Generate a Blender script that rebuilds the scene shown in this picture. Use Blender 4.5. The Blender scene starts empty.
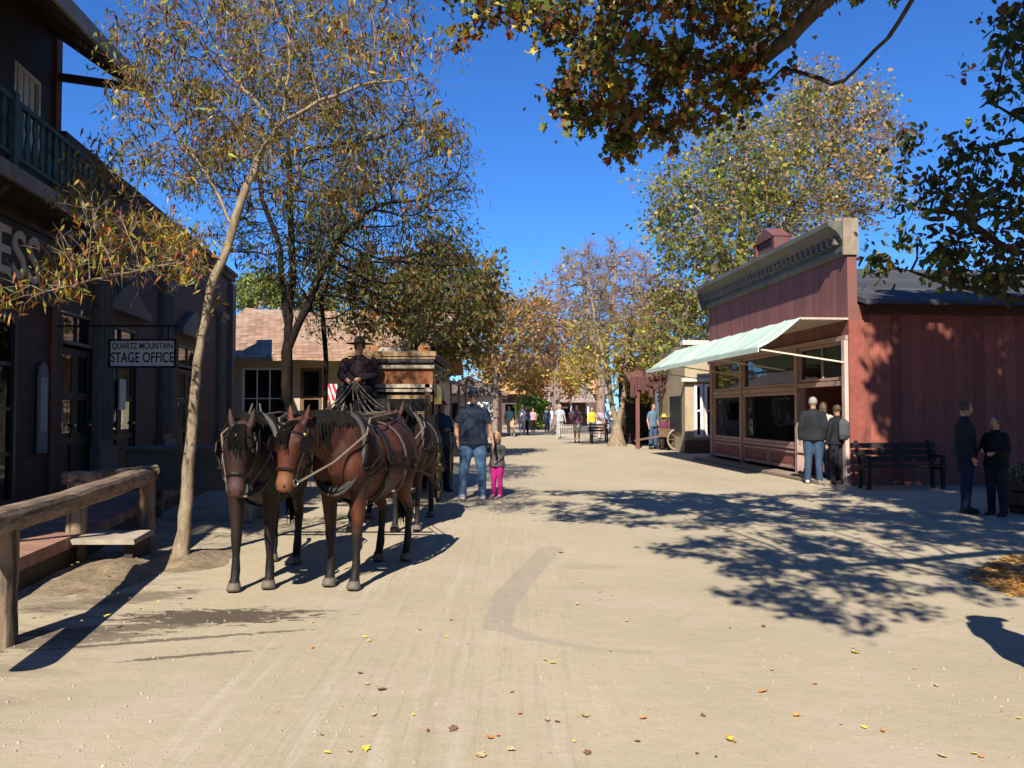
import bpy, bmesh, math, random
import numpy as np
from mathutils import Vector, Matrix, Euler
rad = math.radians
SC = bpy.context.scene
COL = SC.collection
F = 790.0; PITCH = math.atan(26/F); CAMZ = 1.5
# ---------------------------------------------------------------- view maths used only to work out real positions
def P(px, py, Y):
    """world point seen at photo pixel (px,py) on the depth plane y=Y"""
    u = (px-512)/F; v = (384-py)/F
    c, s = math.cos(PITCH), math.sin(PITCH)
    dx, dy, dz = u, c - v*s, s + v*c
    k = Y/dy
    return Vector((dx*k, Y, CAMZ+dz*k))
def G(px, py, z=0.0):
    """world point on the level z seen at photo pixel"""
    u = (px-512)/F; v = (384-py)/F
    c, s = math.cos(PITCH), math.sin(PITCH)
    dx, dy, dz = u, c - v*s, s + v*c
    k = (z-CAMZ)/dz
    return Vector((dx*k, dy*k, z))
# ---------------------------------------------------------------- materials
MATS = {}
class NT:
    def __init__(s, mat):
        s.t = mat.node_tree; s.n = s.t.nodes; s.l = s.t.links
    def new(s, typ, **kw):
        n = s.n.new(typ)
        for k, v in kw.items(): setattr(n, k, v)
        return n
    def put(s, inp, v):
        if hasattr(v, 'is_output'): s.l.new(v, inp)
        else: inp.default_value = v
    def m(s, op, a, b=0.0, c=0.0, clamp=False):
        n = s.new('ShaderNodeMath', operation=op); n.use_clamp = clamp
        s.put(n.inputs[0], a); s.put(n.inputs[1], b)
        if op in ('MULTIPLY_ADD', 'COMPARE', 'SMOOTH_MIN'): s.put(n.inputs[2], c)
        return n.outputs[0]
    def noise(s, vec, scale=5, detail=4, rough=.55, dist=0):
        n = s.new('ShaderNodeTexNoise'); n.inputs['Scale'].default_value = scale
        n.inputs['Detail'].default_value = detail; n.inputs['Roughness'].default_value = rough
        n.inputs['Distortion'].default_value = dist
        if vec is not None: s.l.new(vec, n.inputs['Vector'])
        return n.outputs['Fac']
    def mapping(s, vec, loc=(0,0,0), rot=(0,0,0), sc=(1,1,1)):
        n = s.new('ShaderNodeMapping'); s.l.new(vec, n.inputs[0])
        n.inputs[1].default_value = loc; n.inputs[2].default_value = rot; n.inputs[3].default_value = sc
        return n.outputs[0]
    def ramp(s, fac, a, b, ca, cb):
        n = s.new('ShaderNodeValToRGB'); e = n.color_ramp.elements
        e[0].position = a; e[1].position = b
        e[0].color = (*ca, 1) if len(ca) == 3 else ca; e[1].color = (*cb, 1) if len(cb) == 3 else cb
        s.l.new(fac, n.inputs[0]); return n.outputs[0]
    def smooth(s, x, a, b):
        n = s.new('ShaderNodeMapRange', interpolation_type='SMOOTHSTEP'); s.l.new(x, n.inputs[0])
        n.inputs[1].default_value = a; n.inputs[2].default_value = b
        n.inputs[3].default_value = 0; n.inputs[4].default_value = 1
        return n.outputs[0]
    def mix(s, f, a, b, mode='MIX'):
        n = s.new('ShaderNodeMix', data_type='RGBA', blend_type=mode)
        s.put(n.inputs[0], f)
        for i, v in ((6, a), (7, b)):
            if hasattr(v, 'is_output'): s.l.new(v, n.inputs[i])
            else: n.inputs[i].default_value = (*v, 1)
        return n.outputs[2]
    def sep(s, vec):
        n = s.new('ShaderNodeSeparateXYZ'); s.l.new(vec, n.inputs[0]); return n.outputs
    def bump(s, h, strength=.3, dist=.02):
        n = s.new('ShaderNodeBump'); n.inputs['Strength'].default_value = strength; n.inputs['Distance'].default_value = dist
        s.l.new(h, n.inputs['Height']); return n.outputs[0]
def newmat(name):
    m = bpy.data.materials.new(name); m.use_nodes = True
    t = NT(m); b = t.n['Principled BSDF']; co = t.new('ShaderNodeTexCoord')
    return m, t, b, co.outputs['Object']
def mat(name, col, rough=.75, var=.25, scale=6.0, metal=0, bump=.15, stretch=(1,1,1), spec=.4, detail=4, dirt=None):
    """weathered surface: base colour modulated by two noises, bump"""
    if name in MATS: return MATS[name]
    m, t, b, co = newmat(name)
    v = t.mapping(co, sc=stretch)
    n1 = t.noise(v, scale, detail, .6); n2 = t.noise(v, scale*.23, 3, .5)
    f = t.m('ADD', t.m('MULTIPLY', n1, .6), t.m('MULTIPLY', n2, .4))
    lo = tuple(c*(1-var) for c in col); hi = tuple(min(1, c*(1+var)) for c in col)
    c = t.ramp(f, .33, .67, lo, hi)
    if dirt:
        c = t.mix(t.smooth(t.noise(co, scale*.5, 5, .7), .5, .72), c, dirt)
    t.l.new(c, b.inputs['Base Color'])
    b.inputs['Roughness'].default_value = rough; b.inputs['Metallic'].default_value = metal
    b.inputs['Specular IOR Level'].default_value = spec
    if bump: t.l.new(t.bump(n1, bump), b.inputs['Normal'])
    MATS[name] = m; return m
def glassmat(name, tint=(.02,.025,.03), refl=.25):
    if name in MATS: return MATS[name]
    m, t, b, co = newmat(name)
    tr = t.new('ShaderNodeBsdfTransparent'); tr.inputs[0].default_value = (.55,.58,.58,1)
    gl = t.new('ShaderNodeBsdfGlossy'); gl.inputs['Roughness'].default_value = .03; gl.inputs[0].default_value = (.9,.95,1,1)
    t.l.new(t.bump(t.noise(co, 1.3, 2), .12, .05), gl.inputs['Normal'])
    fr = t.new('ShaderNodeFresnel'); fr.inputs[0].default_value = 1.5
    mx = t.new('ShaderNodeMixShader'); t.l.new(t.m('ADD', fr.outputs[0], refl*.15), mx.inputs[0])
    t.l.new(tr.outputs[0], mx.inputs[1]); t.l.new(gl.outputs[0], mx.inputs[2])
    t.l.new(mx.outputs[0], t.n['Material Output'].inputs[0])
    MATS[name] = m; return m
def boards(name, col, axis='z', width=.14, var=.2, rough=.75, gap=.5, dirt=None):
    """painted or bare boards; each board its own tone; `axis` is the direction across the boards"""
    if name in MATS: return MATS[name]
    m, t, b, co = newmat(name)
    s = t.sep(co); a = s[{'x':0,'y':1,'z':2}[axis]]
    q = t.m('DIVIDE', a, width); cell = t.m('FLOOR', q); fr = t.m('FRACT', q)
    wn = t.new('ShaderNodeTexWhiteNoise', noise_dimensions='1D'); t.l.new(cell, wn.inputs['W'])
    sc = {'x':(14,1.2,1.2),'y':(1.2,14,1.2),'z':(1.2,1.2,14)}[axis]
    gr = t.noise(t.mapping(co, sc=sc), 3, 5, .65)
    f = t.m('ADD', t.m('MULTIPLY', wn.outputs[0], .5), t.m('MULTIPLY', gr, .5))
    c = t.ramp(f, .2, .8, tuple(x*(1-var) for x in col), tuple(min(1,x*(1+var)) for x in col))
    if dirt: c = t.mix(t.smooth(t.noise(co, 2.2, 6, .7), .5, .75), c, dirt)
    edge = t.smooth(t.m('ABSOLUTE', t.m('SUBTRACT', fr, .5)), .44, .5)
    c = t.mix(t.m('MULTIPLY', edge, gap), c, tuple(x*.25 for x in col))
    t.l.new(c, b.inputs['Base Color']); b.inputs['Roughness'].default_value = rough
    h = t.m('SUBTRACT', t.m('MULTIPLY', gr, .3), edge)
    t.l.new(t.bump(h, .5, .01), b.inputs['Normal'])
    MATS[name] = m; return m
# ---------------------------------------------------------------- mesh builder
class MB:
    def __init__(s): s.v = []; s.f = []
    def add(s, vs, fs):
        o = len(s.v); s.v += [tuple(v) for v in vs]; s.f += [tuple(i+o for i in f) for f in fs]; return s
    def box(s, x0, x1, y0, y1, z0, z1):
        return s.add([(x0,y0,z0),(x1,y0,z0),(x1,y1,z0),(x0,y1,z0),(x0,y0,z1),(x1,y0,z1),(x1,y1,z1),(x0,y1,z1)],
            [(0,3,2,1),(4,5,6,7),(0,1,5,4),(1,2,6,5),(2,3,7,6),(3,0,4,7)])
    def beam(s, a, b, w, h=None, up=(0,0,1)):
        a = Vector(a); b = Vector(b); h = h or w; t = (b-a).normalized(); up = Vector(up)
        if abs(t.dot(up)) > .98: up = Vector((0,1,0))
        sd = t.cross(up).normalized(); u = sd.cross(t)
        vs = [p + sd*i*w/2 + u*j*h/2 for p in (a,b) for i,j in ((-1,-1),(1,-1),(1,1),(-1,1))]
        return s.add(vs, [(0,1,2,3),(7,6,5,4),(0,4,5,1),(1,5,6,2),(2,6,7,3),(3,7,4,0)])
    def tube(s, pts, rs, n=8, cap=True):
        return s.loft(pts, [(r,r) for r in (rs if hasattr(rs,'__len__') else [rs]*len(pts))], n=n, cap=cap)
    def loft(s, pts, rads, side=(1,0,0), n=12, cap=True, sq=0, phase=0.0):
        pts = [Vector(p) for p in pts]; side = Vector(side); o = len(s.v); prev = None
        for i, p in enumerate(pts):
            t = (pts[min(i+1,len(pts)-1)] - pts[max(i-1,0)])
            t = t.normalized() if t.length > 1e-9 else Vector((0,0,1))
            ref = prev if prev is not None else side
            a = ref - t*ref.dot(t)
            if a.length < 1e-4: a = Vector((0,1,0)) - t*t.y
            if a.length < 1e-4: a = Vector((1,0,0)) - t*t.x
            a.normalize(); prev = a; b = t.cross(a)
            ra, rb = rads[i]
            for k in range(n):
                th = 2*math.pi*k/n + phase; c_, s_ = math.cos(th), math.sin(th)
                if sq:
                    e = 1-sq; c_ = math.copysign(abs(c_)**e, c_); s_ = math.copysign(abs(s_)**e, s_)
                s.v.append(tuple(p + a*ra*c_ + b*rb*s_))
        for i in range(len(pts)-1):
            for k in range(n):
                k2 = (k+1) % n
                s.f.append((o+i*n+k, o+i*n+k2, o+(i+1)*n+k2, o+(i+1)*n+k))
        if cap:
            s.f.append(tuple(o+k for k in reversed(range(n))))
            s.f.append(tuple(o+(len(pts)-1)*n+k for k in range(n)))
        return s
    def ball(s, c, r, n=12, m=8):
        c = Vector(c); r = r if hasattr(r,'__len__') else (r,r,r)
        vs = [(c.x, c.y, c.z-r[2])]
        for j in range(1, m):
            ph = -math.pi/2 + math.pi*j/m
            for i in range(n):
                th = 2*math.pi*i/n
                vs.append((c.x+r[0]*math.cos(ph)*math.cos(th), c.y+r[1]*math.cos(ph)*math.sin(th), c.z+r[2]*math.sin(ph)))
        vs.append((c.x, c.y, c.z+r[2])); L = len(vs)-1
        fs = [(0, 1+(i+1)%n, 1+i) for i in range(n)]
        for j in range(m-2):
            for i in range(n):
                a = 1+j*n+i; b = 1+j*n+(i+1)%n
                fs.append((a, b, b+n, a+n))
        o = 1+(m-2)*n
        fs += [(o+i, o+(i+1)%n, L) for i in range(n)]
        return s.add(vs, fs)
    def prism(s, poly, y0, y1, plane='xz'):
        n = len(poly)
        mk = {'xz': lambda a,b,y:(a,y,b), 'yz': lambda a,b,y:(y,a,b), 'xy': lambda a,b,y:(a,b,y)}[plane]
        vs = [mk(a,b,y0) for a,b in poly] + [mk(a,b,y1) for a,b in poly]
        fs = [tuple(range(n)), tuple(range(2*n-1, n-1, -1))] + [(i, i+n, (i+1)%n+n, (i+1)%n) for i in range(n)]
        return s.add(vs, fs)
    def holes(s, x0, x1, z0, z1, y0, y1, hs):
        """wall slab in xz with rectangular openings hs=[(x0,x1,z0,z1)]"""
        xs = sorted({x0,x1,*[h[0] for h in hs],*[h[1] for h in hs]}); zs = sorted({z0,z1,*[h[2] for h in hs],*[h[3] for h in hs]})
        xs = [x for x in xs if x0 <= x <= x1]; zs = [z for z in zs if z0 <= z <= z1]
        for a, b in zip(xs, xs[1:]):
            run = None
            for c, d in zip(zs, zs[1:]):
                solid = not any(h[0] < (a+b)/2 < h[1] and h[2] < (c+d)/2 < h[3] for h in hs)
                if solid: run = (run[0], d) if run else (c, d)
                if (not solid or d == zs[-1]) and run:
                    s.box(a, b, y0, y1, run[0], run[1]); run = None
        return s
def setp(o, label=None, cat=None, group=None, kind=None):
    if label: o['label'] = label
    if cat: o['category'] = cat
    if group: o['group'] = group
    if kind: o['kind'] = kind
    return o
def obj(name, mb, m, parent=None, smooth=False, bevel=0, loc=None, label=None, autosmooth=None):
    me = bpy.data.meshes.new(name)
    if isinstance(mb, MB): me.from_pydata(mb.v, [], mb.f); me.update()
    else: me = mb
    bm = bmesh.new(); bm.from_mesh(me); bmesh.ops.recalc_face_normals(bm, faces=bm.faces)
    if bevel:
        bmesh.ops.bevel(bm, geom=[e for e in bm.edges if len(e.link_faces) == 2 and e.calc_face_angle(0) > .6], offset=bevel, segments=1, affect='EDGES', clamp_overlap=True)
    bm.to_mesh(me); bm.free()
    if not me.materials: me.materials.append(m)
    if smooth: me.shade_smooth()
    o = bpy.data.objects.new(name, me); COL.objects.link(o)
    if parent is not None: o.parent = parent
    if loc is not None: o.location = loc
    if label: o['label'] = label
    return o
def thing(name, label, cat, loc=(0,0,0), rz=0, group=None):
    o = bpy.data.objects.new(name, None); COL.objects.link(o); o.empty_display_size = .1
    o.location = loc; o.rotation_euler = (0,0,rz); return setp(o, label, cat, group)
def copy_tree(o, parent=None):
    c = o.copy(); COL.objects.link(c); c.parent = parent
    for ch in list(o.children): copy_tree(ch, c)
    return c
def remesh(mb, voxel, it=3, fac=.5):
    me = bpy.data.meshes.new('r'); me.from_pydata(mb.v, [], mb.f); me.update()
    bm = bmesh.new(); bm.from_mesh(me)
    # normals outwards for every island
    bmesh.ops.recalc_face_normals(bm, faces=bm.faces); bm.to_mesh(me); bm.free()
    o = bpy.data.objects.new('r', me); COL.objects.link(o)
    r = o.modifiers.new('r', 'REMESH'); r.mode = 'VOXEL'; r.voxel_size = voxel; r.adaptivity = 0
    if it:
        sm = o.modifiers.new('s', 'SMOOTH'); sm.iterations = it; sm.factor = fac
    dg = bpy.context.evaluated_depsgraph_get(); dg.update()
    out = bpy.data.meshes.new_from_object(o.evaluated_get(dg))
    bpy.data.objects.remove(o); bpy.data.meshes.remove(me)
    out.materials.clear(); return out
def text(name, s, size, m, parent, M, depth=.006, spacing=1.0):
    cu = bpy.data.curves.new('t', 'FONT'); cu.body = s; cu.size = size; cu.extrude = depth; cu.align_x = 'CENTER'; cu.align_y = 'CENTER'
    cu.space_character = spacing; cu.offset = size*.012
    o = bpy.data.objects.new('t', cu); COL.objects.link(o)
    dg = bpy.context.evaluated_depsgraph_get(); dg.update()
    me = bpy.data.meshes.new_from_object(o.evaluated_get(dg)); bpy.data.objects.remove(o); bpy.data.curves.remove(cu)
    me.transform(M); me.materials.clear(); me.materials.append(m)
    t = bpy.data.objects.new(name, me); COL.objects.link(t); t.parent = parent; return t
FRONT = Matrix.Rotation(math.pi/2, 4, 'X')      # text standing up, reading from -Y
# ---------------------------------------------------------------- palette
wood_grey = boards('weathered_grey_wood', (.23,.18,.13), 'z', .3, .3, .85)
def grainmat(name, st):
    m, t, b, co = newmat(name); g = t.noise(t.mapping(co, sc=st), 2.2, 7, .72, .4); n = t.noise(co, 3.2, 5, .65); k = t.noise(t.mapping(co, sc=st), .9, 3, .5, .8)
    c = t.ramp(g, .36, .62, (.085,.052,.032), (.30,.215,.14)); c = t.mix(t.m('MULTIPLY', t.smooth(n, .48, .68), .65), c, (.075,.052,.038)); c = t.mix(t.m('MULTIPLY', t.smooth(k, .60, .66), .8), c, (.03,.02,.014))
    t.l.new(c, b.inputs['Base Color']); b.inputs['Roughness'].default_value = .88; t.l.new(t.bump(t.m('SUBTRACT', g, t.smooth(k, .60, .66)), .9, .02), b.inputs['Normal']); return m
wood_raw = grainmat('weathered_rail_wood', (9,.6,9)); wood_post = grainmat('weathered_post_wood', (9,9,.7))
wood_dark = mat('dark_wood', (.035,.024,.018), .7, .4, 8)
wood_brown = mat('brown_wood', (.12,.065,.035), .65, .4, 8)
deck = boards('deck_boards', (.30,.16,.11), 'y', .15, .35, .8, dirt=(.22,.18,.14))
iron = mat('black_iron', (.02,.02,.022), .5, .3, 10, metal=.6)
steel = mat('dull_steel', (.45,.45,.44), .35, .2, 10, metal=.9)
brass = mat('brass', (.6,.42,.15), .3, .2, 10, metal=1)
black_paint = mat('black_paint', (.012,.012,.012), .5, .3, 5)
cream = mat('cream_paint', (.62,.55,.42), .7, .12, 4, dirt=(.42,.36,.27))
white_paint = mat('white_paint', (.74,.73,.70), .6, .1, 6)
tan_trim = mat('tan_trim', (.40,.30,.21), .7, .3, 7, stretch=(1,1,1))
pink_trim = mat('faded_pink_trim', (.36,.24,.20), .7, .25, 7)
glass = glassmat('window_glass')
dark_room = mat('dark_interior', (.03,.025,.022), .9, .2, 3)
leather = mat('black_leather', (.009,.007,.006), .55, .3, 14, spec=.3, bump=.2)
tan_leather = mat('tan_leather', (.22,.10,.04), .45, .3, 14, spec=.5)
# ================================================================ camera, light, sky
cam = bpy.data.cameras.new('camera'); co_ = bpy.data.objects.new('camera', cam); COL.objects.link(co_)
cam.sensor_width = 36; cam.lens = 36*F/1024; cam.clip_start = .05; cam.clip_end = 3000
co_.location = (0,0,CAMZ); co_.rotation_euler = (math.pi/2+PITCH, 0, 0)
SC.camera = co_
SUN_EL = rad(41); SDX, SDY = .215, .977        # direction the shadows fall on the ground
w = bpy.data.worlds.new('World'); SC.world = w; w.use_nodes = True
wt = w.node_tree; bg = wt.nodes['Background']; sky = wt.nodes.new('ShaderNodeTexSky')
sky.sky_type = 'NISHITA'; sky.sun_disc = False; sky.sun_elevation = SUN_EL
sky.sun_rotation = math.atan2(-SDX, -SDY)        # compass bearing of the sun, behind the camera and slightly left
sky.altitude = 600; sky.air_density = 1.0; sky.dust_density = 0.0; sky.ozone_density = 3.0
tint = wt.nodes.new('ShaderNodeVectorMath'); tint.operation = 'MULTIPLY'; tint.inputs[1].default_value = (.37,.80,1.40)
wt.links.new(sky.outputs[0], tint.inputs[0]); wt.links.new(tint.outputs[0], bg.inputs[0]); bg.inputs[1].default_value = .071
sl = bpy.data.lights.new('sun', 'SUN'); sl.energy = 5.0; sl.angle = rad(.53); sl.color = (1,.93,.82)
so = bpy.data.objects.new('sun', sl); COL.objects.link(so)
dirv = Vector((SDX*math.cos(SUN_EL), SDY*math.cos(SUN_EL), -math.sin(SUN_EL)))
so.rotation_euler = dirv.to_track_quat('-Z', 'Y').to_euler(); so.location = (-10,-30,30)
SC.view_settings.view_transform = 'Standard'; SC.view_settings.look = 'None'; SC.view_settings.gamma = 1
SC.view_settings.use_curve_mapping = False
SC.view_settings.exposure = 0.84
SC.render.engine = 'CYCLES'
SC.cycles.max_bounces = 6; SC.cycles.transparent_max_bounces = 8; SC.cycles.use_denoising = True
# ================================================================ ground and street
def street_mat():
    m, t, b, co = newmat('packed_street')
    s = t.sep(co)
    road = t.mapping(co, rot=(0,0,rad(-2.3)), sc=(1,.05,1))
    big = t.noise(co, .35, 4, .6); mid = t.noise(co, 2.2, 5, .65); fine = t.noise(co, 45, 5, .8); grit = t.noise(co, 160, 2, .6)
    streak = t.noise(road, 9, 4, .7); streak2 = t.noise(road, 2.2, 3, .6)
    c = t.ramp(big, .35, .65, (.335,.282,.188), (.395,.332,.218))
    c = t.mix(t.m('MULTIPLY', t.smooth(mid, .42, .75), .45), c, (.40,.315,.225))
    c = t.mix(t.m('MULTIPLY', t.smooth(fine, .52, .7), .45), c, (.19,.15,.105))
    c = t.mix(t.m('MULTIPLY', t.smooth(grit, .58, .75), .4), c, (.52,.45,.35))
    # light wheel streaks running down the street where the coaches drive
    lane = t.m('SUBTRACT', 1.0, t.smooth(t.m('ABSOLUTE', t.m('ADD', s[0], .75)), .35, 1.7))
    c = t.mix(t.m('MULTIPLY', t.m('MULTIPLY', t.smooth(streak, .48, .74), lane), .55), c, (.47,.41,.335))
    s3 = t.noise(t.mapping(co, rot=(0,0,rad(-3)), sc=(1,.03,1)), 26, 3, .75); ln2 = t.m('SUBTRACT', 1.0, t.smooth(t.m('ABSOLUTE', t.m('ADD', s[0], .45)), .5, 1.3))
    c = t.mix(t.m('MULTIPLY', t.m('MULTIPLY', t.smooth(s3, .52, .62), ln2), .24), c, (.22,.18,.135))
    vo = t.new('ShaderNodeTexVoronoi'); vo.inputs['Scale'].default_value = 9; t.l.new(co, vo.inputs['Vector']); peb = t.m('MULTIPLY', t.m('SUBTRACT', 1.0, t.smooth(vo.outputs['Distance'], .05, .12)), t.smooth(mid, .45, .6)); c = t.mix(t.m('MULTIPLY', peb, .55), c, (.16,.125,.09))
    c = t.mix(t.m('MULTIPLY', t.smooth(t.noise(co, .9, 5, .7), .5, .62), .4), c, (.42,.335,.265))
    c = t.mix(t.m('MULTIPLY', t.smooth(streak2, .56, .72), .22), c, (.28,.22,.16))
    def ell(cx, cy, rx, ry, ang, soft=.35, amp=.5, nz=None):
        ca, sa = math.cos(ang), math.sin(ang)
        dx = t.m('SUBTRACT', s[0], cx); dy = t.m('SUBTRACT', s[1], cy)
        u = t.m('DIVIDE', t.m('ADD', t.m('MULTIPLY', dx, ca), t.m('MULTIPLY', dy, sa)), rx)
        v = t.m('DIVIDE', t.m('SUBTRACT', t.m('MULTIPLY', dy, ca), t.m('MULTIPLY', dx, sa)), ry)
        d = t.m('SQRT', t.m('ADD', t.m('MULTIPLY', u, u), t.m('MULTIPLY', v, v)))
        d = t.m('ADD', d, t.m('MULTIPLY', t.m('SUBTRACT', nz if nz is not None else mid, .5), amp*2))
        return t.m('SUBTRACT', 1.0, t.smooth(d, 1-soft, 1+soft*.3))
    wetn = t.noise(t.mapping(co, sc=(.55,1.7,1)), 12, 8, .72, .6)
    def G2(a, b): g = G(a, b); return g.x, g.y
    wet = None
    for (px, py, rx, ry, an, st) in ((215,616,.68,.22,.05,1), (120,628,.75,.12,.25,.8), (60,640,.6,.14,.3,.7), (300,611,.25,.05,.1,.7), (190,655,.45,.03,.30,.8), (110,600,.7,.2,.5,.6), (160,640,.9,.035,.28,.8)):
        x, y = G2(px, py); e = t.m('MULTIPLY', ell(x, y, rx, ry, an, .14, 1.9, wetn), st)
        wet = e if wet is None else t.m('MAXIMUM', wet, e)
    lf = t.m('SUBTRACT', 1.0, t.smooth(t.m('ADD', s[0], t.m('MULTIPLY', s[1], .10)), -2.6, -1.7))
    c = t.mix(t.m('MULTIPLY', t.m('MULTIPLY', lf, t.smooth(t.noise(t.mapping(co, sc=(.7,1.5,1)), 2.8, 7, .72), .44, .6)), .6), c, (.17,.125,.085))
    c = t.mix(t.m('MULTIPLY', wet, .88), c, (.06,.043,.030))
    # older patches: drain repair, an angled resurfacing seam
    pat = None
    for (px, py, rx, ry, an, st) in ((590,566,.34,.14,0,.5), (600,587,.5,.06,.1,.25), (700,700,.5,.3,.3,.08)):
        x, y = G2(px, py); e = t.m('MULTIPLY', ell(x, y, rx, ry, an, .2, .4), st)
        pat = e if pat is None else t.m('MAXIMUM', pat, e)
    def seg(a, b, wd, st):
        ax, ay = G2(*a); bx, by = G2(*b); L = math.hypot(bx-ax, by-ay); ux, uy = (bx-ax)/L, (by-ay)/L
        dx = t.m('SUBTRACT', s[0], ax); dy = t.m('SUBTRACT', s[1], ay)
        al = t.m('ADD', t.m('MULTIPLY', dx, ux), t.m('MULTIPLY', dy, uy))
        cl = t.m('MINIMUM', t.m('MAXIMUM', al, 0.0), L)
        ex = t.m('SUBTRACT', dx, t.m('MULTIPLY', cl, ux)); ey = t.m('SUBTRACT', dy, t.m('MULTIPLY', cl, uy))
        d = t.m('SQRT', t.m('ADD', t.m('MULTIPLY', ex, ex), t.m('MULTIPLY', ey, ey)))
        d = t.m('ADD', d, t.m('MULTIPLY', t.m('SUBTRACT', fine, .5), .12))
        return t.m('MULTIPLY', t.m('SUBTRACT', 1.0, t.smooth(d, wd*.9, wd)), st)
    for sg in (((551,548),(528,572),.13,.6), ((528,572),(505,600),.13,.75), ((505,600),(497,626),.11,.75), ((497,626),(530,637),.07,.7), ((530,637),(590,648),.05,.6), ((590,648),(645,652),.04,.5)):
        pat = t.m('MAXIMUM', pat, seg(*sg))
    c = t.mix(t.m('MULTIPLY', pat, .8), c, (.27,.222,.18))
    t.l.new(c, b.inputs['Base Color'])
    r = t.m('SUBTRACT', .92, t.m('MULTIPLY', wet, .3)); t.l.new(r, b.inputs['Roughness'])
    b.inputs['Specular IOR Level'].default_value = .25
    dim = t.noise(co, 7.5, 3, .5)
    h = t.m('ADD', t.m('ADD', t.m('MULTIPLY', t.m('ADD', mid, dim), 1.3), t.m('MULTIPLY', fine, .5)), t.m('ADD', t.m('MULTIPLY', grit, .25), t.m('MULTIPLY', streak, .5)))
    t.l.new(t.bump(h, .36, .018), b.inputs['Normal'])
    return m
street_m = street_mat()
earth = mat('bare_earth', (.22,.165,.11), .95, .35, 4, bump=.6, dirt=(.32,.24,.15))
mb = MB(); R_ = 900
mb.add([(-R_,-R_,-.012),(R_,-R_,-.012),(R_,R_,-.012),(-R_,R_,-.012)], [(0,1,2,3)])
setp(obj('ground', mb, earth), kind='structure')
mb = MB()
cl = [(-25,-.2,7.2),(0,-.3,9),(10,.3,8.5),(20,1.2,8.0),(30,1.6,6.0),(40,2.4,5.6),(60,4.2,6),(90,7,6.5),(130,10,7)]
vs = []
for y, cx, hw in cl: vs += [(cx-hw, y, -.004), (cx+hw, y, -.004)]
mb.add(vs, [(2*i, 2*i+1, 2*i+3, 2*i+2) for i in range(len(cl)-1)])
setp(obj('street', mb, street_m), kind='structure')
# low bank of trodden earth beside the hitching rail and round the young tree
def bank(name, cx, cy, rx, ry, ang, h, seed, m=earth):
    rng = random.Random(seed); n, k = 40, 12; mb = MB(); vs = [(cx, cy, h)]
    ph = [rng.uniform(0, 6.28) for _ in range(6)]
    for j in range(1, k+1):
        for i in range(n):
            th = 2*math.pi*i/n; q = j/k
            rr = q*(1+.13*math.sin(2*th+ph[0])+.09*math.sin(3*th+ph[1])+.05*math.sin(7*th+ph[2]))
            x, y = rr*rx*math.cos(th), rr*ry*math.sin(th)
            z = h*(math.cos(q*math.pi)*.5+.5)*(1+.3*math.sin(5*x+ph[3])*math.cos(7*y+ph[4])) + (rng.uniform(-.006,.006) if j < k else 0)
            vs.append((cx+x*math.cos(ang)-y*math.sin(ang), cy+x*math.sin(ang)+y*math.cos(ang), z if j < k else -.02))
    fs = [(0, 1+i, 1+(i+1)%n) for i in range(n)]
    for j in range(k-1):
        for i in range(n):
            a = 1+j*n+i; b_ = 1+j*n+(i+1)%n
            fs.append((a, a+n, b_+n, b_))
    mb.add(vs, fs); return setp(obj(name, mb, m, smooth=True), kind='structure')
mound_m = mat('trodden_dirt', (.21,.155,.095), .95, .5, 16, bump=.9, dirt=(.10,.07,.045))
bank('terrain_bank', -3.72, 7.35, .42, 1.25, rad(8), .10, 3, mound_m)
bank('terrain_bank', -3.25, 8.0, .55, .6, 0, .09, 5, mound_m)

# loose grit lying on the street
rg = random.Random(303); mb = MB(); cols_ = 0
for _ in range(3000):
    y = 2.4+rg.random()**1.6*13; x = rg.uniform(-.72, .72)*y
    if x < -4.2: continue
    r = rg.choice((.003,.003,.004,.004,.005,.006,.008)); a = rg.uniform(0,6.28); h = r*rg.uniform(.5,.9); k = 5
    vs = [(x+r*rg.uniform(.7,1.3)*math.cos(a+6.283*i/k), y+r*rg.uniform(.7,1.3)*math.sin(a+6.283*i/k), -.004) for i in range(k)]
    vs += [(x+(p[0]-x)*.55, y+(p[1]-y)*.55, h) for p in vs]
    mb.add(vs, [tuple(range(k,2*k))]+[(i,(i+1)%k,(i+1)%k+k,i+k) for i in range(k)])
setp(obj('gravel', mb, mat('grit_stones', (.32,.27,.20), .9, .5, 3, bump=0)), 'loose grit and small stones strewn over the street surface', 'gravel', None, 'stuff')
# ================================================================ facade helpers (front faces local -Y)
def window(par, x0, x1, z0, z1, y=0.0, nx=1, nz=1, fm=None, gm=None, fw=.06, d=.08, name='window', bars=.03, label=None):
    """frame bars + glazing bars as one mesh, the pane behind it as its sub-part"""
    mb = MB(); fm = fm or white_paint; gm = gm or glass
    mb.box(x0, x0+fw, y-.02, y+d, z0, z1); mb.box(x1-fw, x1, y-.02, y+d, z0, z1)
    mb.box(x0+fw, x1-fw, y-.025, y+d, z1-fw, z1); mb.box(x0+fw, x1-fw, y-.03, y+d, z0, z0+fw)
    for i in range(1, nx):
        x = x0+fw+(x1-x0-2*fw)*i/nx; mb.box(x-bars/2, x+bars/2, y, y+d*.6, z0+fw, z1-fw)
    for j in range(1, nz):
        z = z0+fw+(z1-z0-2*fw)*j/nz; mb.box(x0+fw, x1-fw, y+.004, y+d*.55, z-bars/2, z+bars/2)
    o = obj(name, mb, fm, par, label=label)
    p = MB().box(x0+fw*.5, x1-fw*.5, y+d*.35, y+d*.35+.006, z0+fw*.5, z1-fw*.5)
    obj('pane', p, gm, o); return o
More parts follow.
